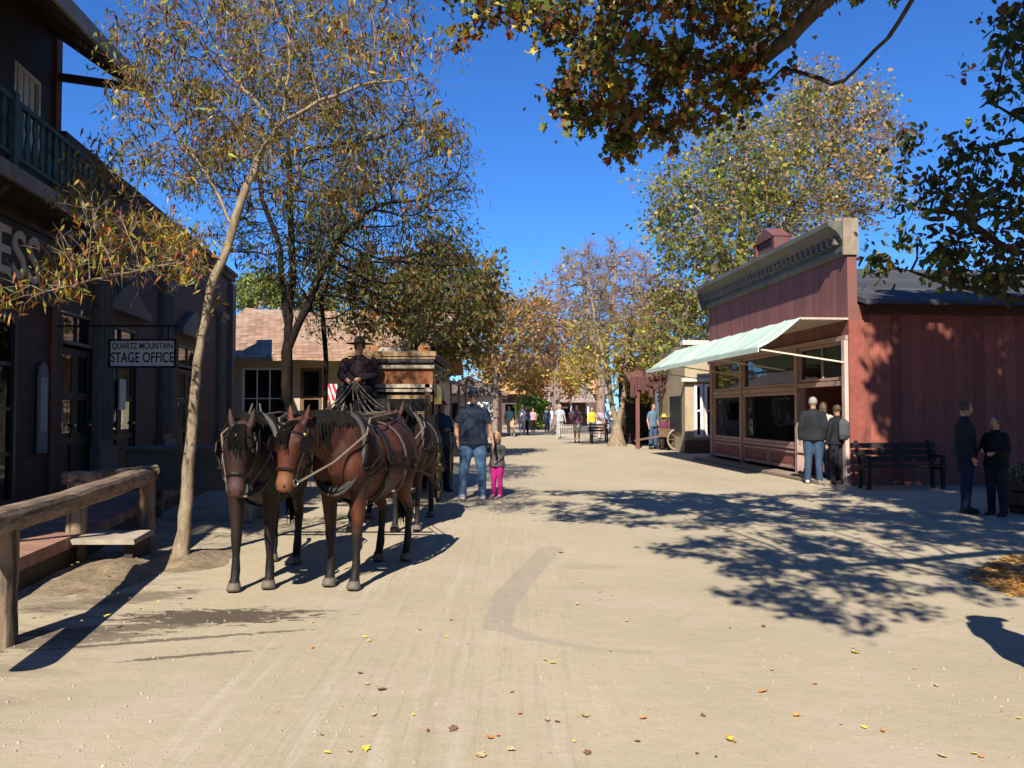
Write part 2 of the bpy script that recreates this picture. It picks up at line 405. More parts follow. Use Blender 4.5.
def door(par, x0, x1, z0, z1, y=0.0, m=None, panels=3, glazed=False, name='door'):
    mb = MB(); m = m or wood_dark
    mb.box(x0, x1, y+.03, y+.07, z0, z1)
    w = x1-x0; st = .11
    mb.box(x0, x0+st, y, y+.03, z0, z1); mb.box(x1-st, x1, y, y+.03, z0, z1)
    for j in range(panels+1):
        z = z0+(z1-z0-st)*j/panels; mb.box(x0+st, x1-st, y, y+.03, z, z+st)
    o = obj(name, mb, m, par)
    if glazed: obj('pane', MB().box(x0+st, x1-st, y+.012, y+.026, z0+(z1-z0)*.4, z1-st), glass, o)
    obj('handle', MB().ball((x1-st*.5, y-.03, z0+(z1-z0)*.45), .03, 8, 6), brass, o)
    return o
def house_shell(par, W, D, H, wallm, front_holes=(), side_holes=(), th=.16, name='wall'):
    mb = MB()
    mb.holes(0, W, 0, H, 0, th, list(front_holes))
    mb.box(0, W, D-th, D, 0, H)
    mb.box(0, th, th, D-th, 0, H); mb.box(W-th, W, th, D-th, 0, H)
    obj(name, mb, wallm, par)
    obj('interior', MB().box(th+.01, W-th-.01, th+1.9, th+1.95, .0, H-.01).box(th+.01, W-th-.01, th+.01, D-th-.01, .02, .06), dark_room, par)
# ================================================================ LEFT: two-storey hotel with balcony
kL = -.142; RZL = math.atan2(1, kL); hyp = math.hypot(1, kL)
def left_pt(Y, off=0.0):         # facade plane
    return Vector((-5.02+kL*Y, Y, 0)) + Vector((1, .142, 0)).normalized()*off
p0 = left_pt(3.6)
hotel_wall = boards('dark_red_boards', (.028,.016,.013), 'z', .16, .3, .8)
brick_m = mat('old_brick', (.16,.055,.04), .85, .4, 12, bump=.5)
def brickmat(name, col, mortar, sc=1.0, axis=0):
    if name in MATS: return MATS[name]
    m, t, b, co = newmat(name); s = t.sep(co)
    cx = t.new('ShaderNodeCombineXYZ'); t.l.new(s[axis], cx.inputs[0]); t.l.new(s[2], cx.inputs[1])
    br = t.new('ShaderNodeTexBrick'); t.l.new(cx.outputs[0], br.inputs[0])
    br.inputs['Color1'].default_value = (*col,1); br.inputs['Color2'].default_value = (*[c*.65 for c in col],1); br.inputs['Mortar'].default_value = (*mortar,1)
    br.inputs['Scale'].default_value = 1; br.inputs['Brick Width'].default_value = .23*sc; br.inputs['Row Height'].default_value = .075*sc; br.inputs['Mortar Size'].default_value = .006
    n = t.noise(co, 5, 5, .65); c = t.mix(t.m('MULTIPLY', t.smooth(n, .45, .75), .55), br.outputs[0], tuple(x*.5 for x in col))
    t.l.new(c, b.inputs['Base Color']); b.inputs['Roughness'].default_value = .85
    t.l.new(t.bump(t.m('SUBTRACT', t.m('MULTIPLY', n, .4), br.outputs['Fac']), .4, .008), b.inputs['Normal']); MATS[name] = m; return m
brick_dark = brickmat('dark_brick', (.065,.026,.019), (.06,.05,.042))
hotel = thing('hotel_building', 'dark two-storey hotel with green balcony railing and steep overhanging eave', 'building', p0, RZL)
W = (11.4-3.6)*hyp; D = 9.0
def sL(Y): return (Y-3.6)*hyp
def sLpx(px): return sL(-5.02/((px-512)/F-kL))
# openings: tall glazed doors below, window above
hs = [(sL(4.4), sL(5.3), .28, 2.95), (sL(6.4), sL(7.4), .28, 2.95), (sL(9.0), sL(10.35), .28, 2.75), (sL(4.6), sL(5.5), 5.0, 6.5), (sLpx(8), sLpx(35), 5.0, 6.05)]
mb = MB(); mb.holes(0, W, 0, 4.12, 0, .18, hs[:3]); mb.box(0, .18, .18, D, 0, 4.12); mb.box(W-.18, W, .18, D, 0, 4.12); mb.box(.18, W-.18, D-.18, D, 0, 4.12)
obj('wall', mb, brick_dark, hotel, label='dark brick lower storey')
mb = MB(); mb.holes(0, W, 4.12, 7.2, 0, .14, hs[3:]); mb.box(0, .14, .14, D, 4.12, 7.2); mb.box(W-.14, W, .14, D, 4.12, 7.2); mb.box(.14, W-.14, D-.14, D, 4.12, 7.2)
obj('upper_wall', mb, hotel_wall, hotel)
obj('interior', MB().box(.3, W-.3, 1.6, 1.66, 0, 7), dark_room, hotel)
for h in hs[:2]: door(hotel, h[0], h[1], h[2], h[3], .04, wood_dark, 4, True)
window(hotel, *hs[2], y=.02, nx=2, nz=4, fm=black_paint, fw=.07, bars=.05)
obj('window_curtain', MB().box(hs[2][0]+.05, hs[2][1]-.05, .13, .14, .4, 2.7), mat('cream_blind', (.55,.5,.38), .8, .08, 3, bump=0), hotel)
window(hotel, *hs[3], y=.02, nx=2, nz=2, fm=tan_trim)
sh = window(hotel, hs[4][0], hs[4][1], hs[4][2], hs[4][3], y=.02, nx=4, nz=1, fm=mat('shutter_white',(.5,.48,.44),.7,.15,6), fw=.05, bars=.12)
obj('corner_post', MB().box(W-.16, W+.02, -.05, .2, .0, 7.0), mat('rust_brown_trim', (.10,.035,.02), .8, .3, 6), hotel)
# board shelf over the ground floor and the balcony
by0 = -.62
obj('balcony_floor', MB().box(.0, W-.02, by0, -.012, 4.12, 4.22), wood_dark, hotel)
obj('balcony_beam', MB().box(-.01, W+.01, by0-.05, by0, 4.08, 4.26), mat('grey_beam', (.17,.15,.13), .85, .3, 8), hotel)
green = mat('dark_green_paint', (.018,.055,.045), .65, .45, 9, dirt=(.04,.06,.05))
rl = MB(); rl.box(0, W, by0-.03, by0+.03, 4.98, 5.04); rl.box(0, W, by0-.02, by0+.02, 4.36, 4.41)
n = int(W/.19)
for i in range(n):
    x = .05+i*.19; rl.add([], [])
    rl.prism([(x-.025,4.41),(x+.025,4.41),(x+.06,4.55),(x+.06,4.62),(x+.022,4.72),(x+.06,4.82),(x+.05,4.9),(x+.03,4.98),(x-.03,4.98),(x-.05,4.9),(x-.06,4.82),(x-.022,4.72),(x-.06,4.62),(x-.06,4.55)], by0-.012, by0+.012)
obj('balcony_railing', rl, green, hotel)
for x in (.04, W*.33, W*.66, W-.06):
    obj('balcony_post', MB().box(x-.05, x+.05, by0-.05, by0+.05, 4.26, 5.1), green, hotel)
    obj('bracket', MB().beam((x, -.02, 3.5), (x, by0+.05, 4.06), .07, .07).beam((x, -.03, 3.5), (x, -.03, 4.06), .07,.06), wood_dark, hotel)
# roof: sloping plane with a wide overhang; outer edge runs along the street
oe = P(150, 92, 11.4); oi = P(63, 0, 8.86)
inv = Matrix.Rotation(-RZL, 4, 'Z') @ Matrix.Translation(-p0)
a = inv @ oe; b2 = inv @ oi; dd = (a-b2).normalized(); nearp = a - dd*(a.x+.9)
ridge = (D/2); rz_ = a.z + 4.0
th = .13
mb = MB()
q = [nearp, a, Vector((a.x, ridge, rz_)), Vector((nearp.x, ridge, rz_))]
mb.add([*q, *[v-Vector((0,0,th)) for v in q]], [(0,1,2,3),(7,6,5,4),(0,4,5,1),(1,5,6,2),(2,6,7,3),(3,7,4,0)])
q = [Vector((a.x, ridge, rz_)), Vector((a.x, D+1, a.z-.2)), Vector((nearp.x, D+1, a.z-.2)), Vector((nearp.x, ridge, rz_))]
mb.add([*q, *[v-Vector((0,0,th)) for v in q]], [(0,1,2,3),(7,6,5,4),(0,4,5,1),(1,5,6,2),(2,6,7,3),(3,7,4,0)])
obj('roof', mb, mat('shake_roof', (.07,.05,.04), .9, .4, 6, bump=.5), hotel)
obj('fascia', MB().beam(a+Vector((.02,-.02,-.03)), nearp+Vector((0,-.02,-.03)), .04, .2), mat('grey_fascia', (.24,.21,.18), .8, .2, 8), hotel)
gm = MB(); gz = 7.2
gm.prism([(0,7.2),(D,7.2),(D/2,rz_-.3)], W-.14, W-.01, 'yz'); obj('gable_wall', gm, hotel_wall, hotel)
e1 = inv @ P(57, 76, 11.3); e2 = inv @ P(133, 83, 11.3)
obj('eave_brace', MB().beam((W-.08, .0, e1.z), (W-.08, e2.y, e2.z), .07, .11), wood_dark, hotel)
mb = MB()
for i in range(9):
    x = .3+i*(W-.4)/8.5; sl_ = (rz_-a.z)/(ridge-a.y)
    mb.beam((x, a.y+.15, a.z-th-.02+.15*sl_), (x, .3, a.z-th-.02+(.3-a.y)*sl_), .06, .1)
obj('rafter', mb, wood_dark, hotel)
# express sign board on the hotel front
sgn = thing('facade_sign', 'dark board reading EXPRESS in big pale letters over the tall window', 'sign', p0+Matrix.Rotation(RZL,3,'Z')@Vector((0,-.03,0)), RZL)
x1 = sL(11.34); x0 = x1-4.5
obj('board', MB().box(x0, x1, -.05, 0, 3.02, 3.92), mat('sign_black', (.03,.022,.02), .7, .3, 6), sgn, bevel=.01)
obj('board_frame', MB().box(x0-.06, x1+.06, -.08, -.052, 3.92, 3.99).box(x0-.06, x1+.06, -.08, -.052, 2.95, 3.02).box(x1, x1+.06, -.08, -.052, 3.02, 3.92).box(x0-.06, x0, -.08, -.052, 3.02, 3.92), wood_dark, sgn)
text('lettering', 'EXPRESS', .86, mat('pale_lettering', (.42,.38,.32), .7, .15, 6), sgn, Matrix.Translation(((x0+x1)/2, -.06, 3.47)) @ FRONT, .012, 1.02)
# poster plank beside the tall window
ps = thing('notice_board', 'arched pale notice board leaning on the brick pier', 'notice', left_pt(11.0, .03), RZL)
obj('panel', MB().prism([(-.14,.9),(.14,.9),(.14,2.0),(.1,2.12),(0,2.17),(-.1,2.12),(-.14,2.0)], -.03, 0), mat('grey_notice', (.16,.16,.15), .8, .3, 14), ps)
obj('notice_paper', MB().box(-.1,.1,-.036,-.031,1.2,1.95), mat('faded_paper', (.3,.29,.26), .8, .3, 30, bump=0), ps)
# ================================================================ LEFT: stage office with pilasters
p1 = left_pt(11.42); sb = thing('stage_office_building', 'single-storey stage office with grey pilasters and a plain dark parapet', 'building', p1, RZL)
W2 = (23.4-11.42)*hyp; D2 = 9; H2 = 5.5
def s2(Y): return (Y-11.42)*hyp
def s2px(px):
    u = (px-512)/F; Y = -5.02/(u-kL); return s2(Y)
stone = mat('grey_stucco', (.115,.105,.092), .85, .3, 5, dirt=(.12,.09,.08))
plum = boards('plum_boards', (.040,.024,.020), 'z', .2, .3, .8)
doors2 = [(s2px(62), s2px(93), .28, 3.0), (s2px(107), s2px(136), .28, 3.0), (s2px(178), s2px(198), .28, 3.0)]
mb = MB(); mb.holes(0, W2, 0, H2-.05, 0, .2, doors2); mb.box(0, .2, .2, D2, 0, 4.25); mb.box(W2-.2, W2, .2, D2, 0, 4.25); mb.box(.2, W2-.2, D2-.2, D2, 0, 4.25)
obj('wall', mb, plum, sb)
obj('roof', MB().box(.2, W2-.2, .2, D2-.2, 4.1, 4.2), wood_dark, sb)
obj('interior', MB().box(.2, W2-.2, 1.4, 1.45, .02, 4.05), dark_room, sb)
for h in doors2:
    x0, x1, z0, z1 = h; mid_ = (x0+x1)/2
    door(sb, x0, mid_-.003, z0, 2.45, .05, wood_dark, 3, True); door(sb, mid_+.003, x1, z0, 2.45, .05, wood_dark, 3, True)
    window(sb, x0, x1, 2.5, z1, .03, 2, 1, fm=mat('grey_frame', (.12,.11,.1), .7, .2, 8), fw=.05)
obj('cornice', MB().box(-.1, W2+.12, -.16, .3, H2-.05, H2+.05).box(-.05, W2+.06, -.1, -.002, H2-.2, H2-.052).box(-.02, W2+.03, -.06, -.003, 4.5, 4.6), mat('dark_cornice', (.06,.035,.028), .8, .3, 6), sb)
for px in (100, 163, 219):
    x = s2px(px); wd = .34
    mb = MB().box(x-wd, x+wd, -.1, -.002, .9, 4.05).box(x-wd-.06, x+wd+.06, -.16, -.002, .28, .9).box(x-wd-.07, x+wd+.07, -.17, -.003, 4.05, 4.2)
    for k in range(5): mb.box(x-wd+.06+k*.13, x-wd+.10+k*.13, -.125, -.101, 1.0, 3.95)
    obj('pilaster', mb, stone, sb)
for h in (doors2[1], doors2[2]):
    x0, x1 = h[0]-.25, h[1]+.25
    obj('pediment', MB().prism([(x0,3.35),(x1,3.35),((x0+x1)/2,3.85)], -.14, -.004).box(x0-.05, x1+.05, -.18, -.003, 3.22, 3.349), stone, sb)
obj('window_reflection', MB().box(s2px(118), s2px(124), -.03, -.005, 1.5, 2.05), mat('pale_reflection', (.5,.5,.47), .6, .05, 5, bump=0), sb)  # pale strip painted in as the bright reflection in the window
# quoins and end wall
obj('quoin', MB().box(W2-.42, W2+.03, -.13, -.002, .0, 5.2), stone, sb)
# hanging sign, faces the street end
A_ = P(111, 341, 11.5); B_ = P(175, 341, 11.5); C_ = P(175, 366, 11.5)
hsn = thing('hanging_sign', 'white hanging sign reading QUARTZ MOUNTAIN STAGE OFFICE in black letters', 'sign', ((A_.x+B_.x)/2, 11.5, (A_.z+C_.z)/2), rad(-1))
hw = (B_.x-A_.x)/2; hh = (A_.z-C_.z)/2
obj('board', MB().box(-hw, hw, -.012, .012, -hh, hh), mat('sign_white', (.62,.62,.6), .6, .12, 8, bump=0), hsn)
obj('sign_frame', MB().box(-hw-.03, hw+.03, -.02, .02, hh, hh+.03).box(-hw-.03, hw+.03, -.02, .02, -hh-.03, -hh).box(-hw-.03, -hw, -.02, .02, -hh, hh).box(hw, hw+.03, -.02, .02, -hh, hh), black_paint, hsn)
text('lettering', 'QUARTZ MOUNTAIN', .125, black_paint, hsn, Matrix.Translation((0,-.014,.105)) @ FRONT @ Matrix.Diagonal((.74,1,1,1)), .002)
text('lettering', 'STAGE OFFICE', .2, black_paint, hsn, Matrix.Translation((0,-.014,-.065)) @ FRONT @ Matrix.Diagonal((.72,1.05,1,1)), .002)
obj('bracket', MB().beam((-1.3,0,hh+.22), (hw+.05,0,hh+.22), .025).tube([(-hw*.8,0,hh+.03),(-hw*.8,0,hh+.22)], .008, 5).tube([(hw*.8,0,hh+.03),(hw*.8,0,hh+.22)], .008, 5), iron, hsn)
# boardwalk in front of both
mb = MB()
e0 = 1.72
def bw(Y, off): return left_pt(Y, off)
pts = [(3.4,.0),(23.2,.0)]
poly = [bw(3.4,-.0), bw(23.2,-.0), bw(23.2,1.35), bw(12,1.5), bw(9.4,1.7), bw(7.9,1.82), bw(3.4,1.95)]
mb.prism([(p.x,p.y) for p in poly], .17, .28, 'xy')
setp(obj('boardwalk', mb, deck), kind='structure')
mb = MB()
for a_, b_ in zip(poly[2:], poly[3:]): mb.beam((a_.x-.04,a_.y,.085), (b_.x-.04,b_.y,.085), .05, .165)
setp(obj('boardwalk_kerb', mb, wood_dark), kind='structure')
lp = [G(84,533,.24), G(143,534,.24), G(143,546,.24), G(82,544,.24)]
pl = thing('plank_step', 'pale worn plank step bridging from boardwalk to hitching rail post', 'plank', (0,0,0))
obj('tread', MB().prism([(-4.42,7.62),(-3.62,7.62),(-3.72,8.25),(-4.5,8.25)], .21, .255, 'xy'), mat('worn_plank', (.34,.29,.22), .85, .35, 12, dirt=(.2,.15,.1)), pl)
obj('leg', MB().box(-3.78,-3.70,7.75,8.1,0,.209), wood_dark, pl)
# ---------------------------------------------------------------- hitching rail
def post(mb, x, y, z0, z1, r=.085, seed=0, lean=(0,0)):
    rg = random.Random(seed); n = 7
    pts = [(x+lean[0]*i/n+rg.uniform(-.004,.004), y+lean[1]*i/n, z0+(z1-z0)*i/n) for i in range(n+1)]
    mb.loft(pts, [(r*rg.uniform(.95,1.05), r*rg.uniform(.95,1.05)) for _ in pts], n=12, sq=.35, phase=.4)
hr = thing('hitching_rail', 'weathered timber hitching rail with chamfered top log on squat posts', 'rail', (0,0,0))
A1 = Vector((-3.27,5.1,0)); A2 = Vector((-3.96,8.6,0)); A3 = Vector((-4.36,7.95,0))
railc = []
for i, (p, zt) in enumerate(((A1,.83),(A2,.80),(A3,.78))):
    mb = MB(); post(mb, p.x, p.y, -.03, zt, .085, i); obj('post', mb, wood_post, hr, smooth=False, bevel=.004)
def log(a, b, r, seed, ext=.15):
    rg = random.Random(seed); a = Vector(a); b = Vector(b); d = (b-a).normalized(); a -= d*ext; b += d*ext; n = 12; mb = MB()
    pts = [a.lerp(b, i/n)+Vector((0, 0, rg.uniform(-.006,.006)-.015*math.sin(math.pi*i/n))) for i in range(n+1)]
    mb.loft(pts, [(r*rg.uniform(.96,1.04), r*rg.uniform(.98,1.1)) for _ in pts], side=(0,0,1), n=14, sq=.25, phase=.3); return mb
dmid = A1.lerp(A2, -.35)
obj('top_rail', log((dmid.x,dmid.y,.80), (A2.x,A2.y,.80), .09, 3, .08), wood_raw, hr, bevel=0)
obj('short_rail', log((A3.x-.03,A3.y,.83), (A2.x,A2.y,.84), .065, 4, .1), wood_raw, hr)
# trough / blue-grey wooden chest on legs in front of the office
tr = thing('water_trough', 'long blue-grey wooden trough on legs in the shade of the stage office', 'trough', (-4.25,10.9,0), rad(-3))
mb = MB().prism([(-.95,.95),(.95,.95),(.82,.42),(-.82,.42)], -.28, .28)
tb = mat('blue_grey_paint', (.085,.078,.066), .8, .35, 8, dirt=(.04,.04,.036))
obj('basin', mb, tb, tr); obj('rim', MB().box(-1.02,1.02,-.34,.34,.951,1.0), tb, tr)
for sx in (-.7,.7): obj('leg', MB().beam((sx,-.2,.44),(sx*1.05,-.26,0),.08).beam((sx,.2,.44),(sx*1.05,.26,0),.08).beam((sx*1.02,-.22,.2),(sx*1.02,.22,.2),.05), wood_grey, tr)
# ================================================================ LEFT: terracotta-roofed store facing down the street
TY = 25.0; xa = P(218,380,TY).x; xb = P(430,380,TY).x
tb_ = thing('adobe_store', 'cream plastered store with sagging terracotta shingle roof behind the stagecoach', 'building', (xa, TY, 0), 0)
W3 = xb-xa; D3 = 8
plaster = mat('cream_plaster', (.44,.36,.25), .85, .18, 4, dirt=(.30,.24,.17))
def lx(px, Y=TY): return P(px, 400, Y).x - xa
hsn3 = [(lx(242), lx(284), .9, P(0,368,TY).z), (lx(300), lx(322), .05, P(0,368,TY).z), (lx(346), lx(378), .9, P(0,372,TY).z), (lx(398), lx(420), .05, P(0,370,TY).z)]
Hw = P(0,352,TY).z
house_shell(tb_, W3, D3, Hw, plaster, hsn3)
window(tb_, *hsn3[0], .02, 3, 2, fm=white_paint, fw=.06); door(tb_, *hsn3[1], .03, wood_brown, 3, True)
window(tb_, *hsn3[2], .02, 2, 2, fm=white_paint); door(tb_, *hsn3[3], .03, wood_brown, 3, True)
def tilemat(name, c1, c2, c3, row=.22):
    m, t, b, co = newmat(name); s = t.sep(co)
    yy = t.m('DIVIDE', s[2], row*.5); rowi = t.m('FLOOR', yy); fr = t.m('FRACT', yy)
    xx = t.m('ADD', t.m('DIVIDE', s[0], row), t.m('MULTIPLY', rowi, .37)); ci = t.m('FLOOR', xx); fx = t.m('FRACT', xx)
    cc = t.new('ShaderNodeCombineXYZ'); t.l.new(rowi, cc.inputs[0]); t.l.new(ci, cc.inputs[1])
    wn = t.new('ShaderNodeTexWhiteNoise', noise_dimensions='2D'); t.l.new(cc.outputs[0], wn.inputs['Vector'])
    c = t.ramp(wn.outputs[0], 0, 1, c1, c2); c = t.mix(t.smooth(t.noise(co, 1.3, 5, .7), .45, .7), c, c3)
    c = t.mix(t.m('MULTIPLY', t.smooth(fr, .82, .98), .7), c, tuple(x*.35 for x in c1)); c = t.mix(t.m('MULTIPLY', t.smooth(t.m('ABSOLUTE', t.m('SUBTRACT', fx, .5)), .42, .5), .6), c, tuple(x*.35 for x in c1))
    t.l.new(c, b.inputs['Base Color']); b.inputs['Roughness'].default_value = .9
    t.l.new(t.bump(t.m('ADD', t.m('SUBTRACT', 1.0, fr), t.m('MULTIPLY', wn.outputs[0], .5)), .7, .03), b.inputs['Normal']); MATS[name] = m; return m
terra = tilemat('terracotta_shakes', (.20,.11,.065), (.37,.22,.135), (.36,.28,.19))
def gable_roof(par, W, D, z, rise, ovx=.5, ov=.5, th=.1, m=None, sag=.06, ridge_dir='x', name='roof', wall=None):
    """ridge along x, eaves front and back; n x segments with a little sag"""
    n = 14; mb = MB()
    def zz(x, y):
        q = 1-abs(y-D/2)/(D/2+ov); return z+rise*q - sag*math.sin(math.pi*(x+ovx)/(W+2*ovx))*q + .02*math.sin(x*3.1+y)
    for (ya, yb) in ((-ov, D/2), (D/2, D+ov)):
        m_ = 6
        for j in range(m_):
            y0 = ya+(yb-ya)*j/m_; y1 = ya+(yb-ya)*(j+1)/m_
            for i in range(n):
                x0 = -ovx+(W+2*ovx)*i/n; x1 = -ovx+(W+2*ovx)*(i+1)/n
                vs = [(x0,y0,zz(x0,y0)),(x1,y0,zz(x1,y0)),(x1,y1,zz(x1,y1)),(x0,y1,zz(x0,y1))]
                mb.add(vs+[(a,b,c-th) for a,b,c in vs], [(0,1,2,3),(7,6,5,4)]+([(0,4,5,1)] if j==0 or True else []))
                if i == 0: mb.add([vs[0],vs[3],(x0,y1,vs[3][2]-th),(x0,y0,vs[0][2]-th)], [(0,1,2,3)])
                if i == n-1: mb.add([vs[1],vs[2],(x1,y1,vs[2][2]-th),(x1,y0,vs[1][2]-th)], [(0,1,2,3)])
    o = obj(name, mb, m, par)
    if wall:
        g = MB(); k = rise/(D/2+ov); zt = z+k*ov-th-.03
        for x0, x1 in ((.02,.14),(W-.14,W-.02)): g.prism([(.02,z-th-.1),(D-.02,z-th-.1),(D-.02,zt),(D/2,z+rise-th-.12),(.02,zt)], x0, x1, 'yz')
        obj('gable_wall', g, wall, par)
    return o
rt = P(0, 308, TY+4); re = P(0, 357, TY-1.25)
gable_roof(tb_, W3, D3, re.z, rt.z-re.z, .5, 1.25, .1, terra, .12, wall=plaster)
obj('chimney', MB().box(W3*.82, W3*.82+.6, 3.6, 4.2, rt.z-1.2, rt.z+.7).box(W3*.82-.06, W3*.82+.66, 3.54, 4.26, rt.z+.7, rt.z+.82), brickmat('chimney_brick', (.26,.10,.07), (.3,.26,.22)), tb_)
# orange wooden chair in the sun before its window
oc = thing('porch_chair', 'orange wooden ladder-back chair in the sun before the adobe store', 'chair', (P(262,420,TY-1.3).x, TY-1.3, 0), rad(20))
ow = mat('orange_wood', (.65,.22,.03), .6, .2, 9)
for sx in (-.22,.22): obj('leg', MB().beam((sx,-.2,0),(sx,-.2,.47),.05), ow, oc); obj('leg', MB().beam((sx,.2,0),(sx,.24,1.25),.05), ow, oc)
obj('seat', MB().box(-.26,.26,-.24,.22,.471,.52), ow, oc); obj('backrest', MB().box(-.2,.2,.205,.235,.7,.8).box(-.2,.2,.21,.24,.9,1.0).box(-.2,.2,.22,.25,1.08,1.2), ow, oc)
# small flag on a staff
fl = thing('flag', 'small red and white striped flag hanging by the adobe store door', 'flag', (P(327,400,22).x, 22, 0), 0)
z1 = P(0,384,22).z; z0 = P(0,401,22).z
obj('staff', MB().tube([(0,0,0),(0,0,z1+.1)], .018, 6), wood_brown, fl)
def flagmat():
    m, t, b, co = newmat('striped_cloth'); s = t.sep(co)
    f = t.m('GREATER_THAN', t.m('FRACT', t.m('DIVIDE', t.m('ADD', s[0], t.m('MULTIPLY', s[2], .35)), .13)), .5)
    t.l.new(t.mix(f, (.6,.03,.05), (.75,.72,.7)), b.inputs['Base Color']); return m
mb = MB(); nn = 8
vs = []
for i in range(nn+1):
    for j in range(7):
        u_ = i/nn; vs.append((.02+u_*.26, .04*math.sin(u_*9), z1-(z1-z0)*j/6*(1+.1*math.sin(u_*5))))
mb.add(vs, [(i*7+j, i*7+j+1, (i+1)*7+j+1, (i+1)*7+j) for i in range(nn) for j in range(6)]); obj('cloth', mb, flagmat(), fl)
# ================================================================ LEFT: porch row further on
pr = thing('porch_store', 'long dark store with shingled porch roof and slim posts beyond the stagecoach', 'building', (-2.9, 27.5, 0), math.atan2(1, .05))
L = 15.0
pw = boards('brown_boards', (.10,.06,.045), 'x', .2, .3, .85)
hp = [(1,2.2,0.05,2.2),(4,5.6,.8,2.1),(7.5,8.6,.05,2.2),(11,12.6,.8,2.1)]
mb = MB().holes(0, L, 0, 3.0, 1.7, 1.85, hp); mb.box(0,.15,1.851,7,0,3.0).box(L-.15,L,1.851,7,0,3.0).box(.15,L-.15,6.85,7,0,3.0); obj('wall', mb, pw, pr)
obj('interior', MB().box(.2,L-.2,2.6,2.65,0,3), dark_room, pr)
for h in hp[::2]: door(pr, *h, y=1.72, m=wood_brown)
for h in hp[1::2]: window(pr, *h, 1.72, 2, 2)
mb = MB(); mb.prism([(-.3,2.68),(1.9,3.25),(4.4,4.3),(7.3,3.0),(7.3,2.9),(4.4,4.18),(1.9,3.13),(-.3,2.58)], -.3, L+.3, 'yz'); obj('roof', mb, tilemat('grey_shakes', (.17,.13,.11), (.27,.22,.19), (.12,.09,.08)), pr)
for i in range(6): obj('porch_post', MB().box(.1+i*2.95-.05, .1+i*2.95+.05, -.05, .05, .0, 2.64), wood_grey, pr)
# white clapboard shop end
ws = thing('white_shop', 'small white clapboard shop with pink corner board down the left side', 'building', (P(501,410,44).x-3.6, 44, 0), 0)
clap = boards('white_clapboard', (.72,.71,.68), 'z', .28, .1, .7, gap=.8)
W4 = 3.6; mb = MB().holes(0,W4,0,2.3,0,.12,[(.5,1.2,.9,1.9)]); mb.box(0,.12,.12,5,0,2.3).box(W4-.12,W4,.12,5,0,2.3).box(.12,W4-.12,4.88,5,0,2.3); obj('wall', mb, clap, ws)
window(ws, .5,1.2,.9,1.9, .0, 2, 2, fm=mat('green_trim',(.05,.1,.06),.6,.2,5)); obj('corner_board', MB().box(W4-.16,W4+.03,-.03,-.002,0,2.3), mat('pink_board', (.5,.25,.24), .7,.2,6), ws)
obj('roof', MB().prism([(-.4,2.301),(W4+.4,2.301),(W4+.4,2.4),(W4/2,3.4),(-.4,2.4)], -.4, 5.3), mat('dull_shingle', (.14,.11,.1), .9,.3,7), ws)
# distant porch-roofed hall closing the street
dh = thing('distant_hall', 'brown-roofed hall with white porch posts at the far end of the street', 'building', (P(536,420,72).x, 72, 0), rad(4))
W5 = P(590,420,72).x-P(536,420,72).x
mb = MB().holes(0,W5,0,2.4,2,2.15,[(.8,1.8,.05,2),(2.6,3.6,.7,1.8)]); mb.box(0,.15,2.151,8,0,2.4).box(W5-.15,W5,2.151,8,0,2.4); obj('wall', mb, pw, dh)
obj('roof', MB().prism([(-.5,2.3),(5,4.4),(8.5,2.8),(8.5,2.65),(5,4.25),(-.5,2.18)], -.5, W5+.5, 'yz'), tilemat('pinkish_shakes', (.28,.2,.17), (.38,.29,.25), (.2,.16,.14)), dh)
for i in range(4): obj('porch_post', MB().box(i*(W5-.2)/3, i*(W5-.2)/3+.14, -.1,.04, 0, 2.2), white_paint, dh)

# ================================================================ unseen store fronts added behind the viewpoint to block sky light
for nm_, lb_, lo_, rz__, w__, d__, h__, col_ in (('unseen_wooden_store', 'unseen plain brown wooden store added on the right kerb behind the viewpoint', (9.0,-3.0,0), math.atan2(-1,.05), 14.0, 8.0, 4.2, 'brown_store_boards'), ('unseen_wooden_store', 'unseen plain grey wooden store added on the left kerb behind the viewpoint', (-7.6,-20.0,0), math.atan2(1,-.02), 20.0, 8.0, 3.6, 'grey_store_boards')):
    st_ = thing(nm_, lb_, 'building', lo_, rz__)
    bm_ = boards(col_, (.10,.065,.045) if 'brown' in col_ else (.14,.12,.10), 'z', .18, .25, .8)
    hh_ = [(1.2,2.2,.1,2.2),(3.2,4.8,.8,2.2),(6.2,7.8,.8,2.2),(9.2,10.2,.1,2.2)]
    mb = MB().holes(0,w__,0,h__,0,.15,hh_); mb.box(0,.15,.151,d__,0,h__).box(w__-.15,w__,.151,d__,0,h__).box(.15,w__-.15,d__-.15,d__,0,h__); obj('wall', mb, bm_, st_)
    for h in hh_[1:3]: window(st_, *h, .02, 2, 2)
    for h in (hh_[0],hh_[3]): door(st_, *h, y=.03)
    obj('cornice', MB().box(-.15,w__+.15,-.25,-.002,h__-.25,h__+.1), wood_dark, st_)
    obj('roof', MB().prism([(.16,h__-.4),(d__/2,h__+.9),(d__+.3,h__-.4),(d__+.3,h__-.3),(d__/2,h__+1.0),(.16,h__-.3)], .16, w__-.16, 'yz'), wood_dark, st_)

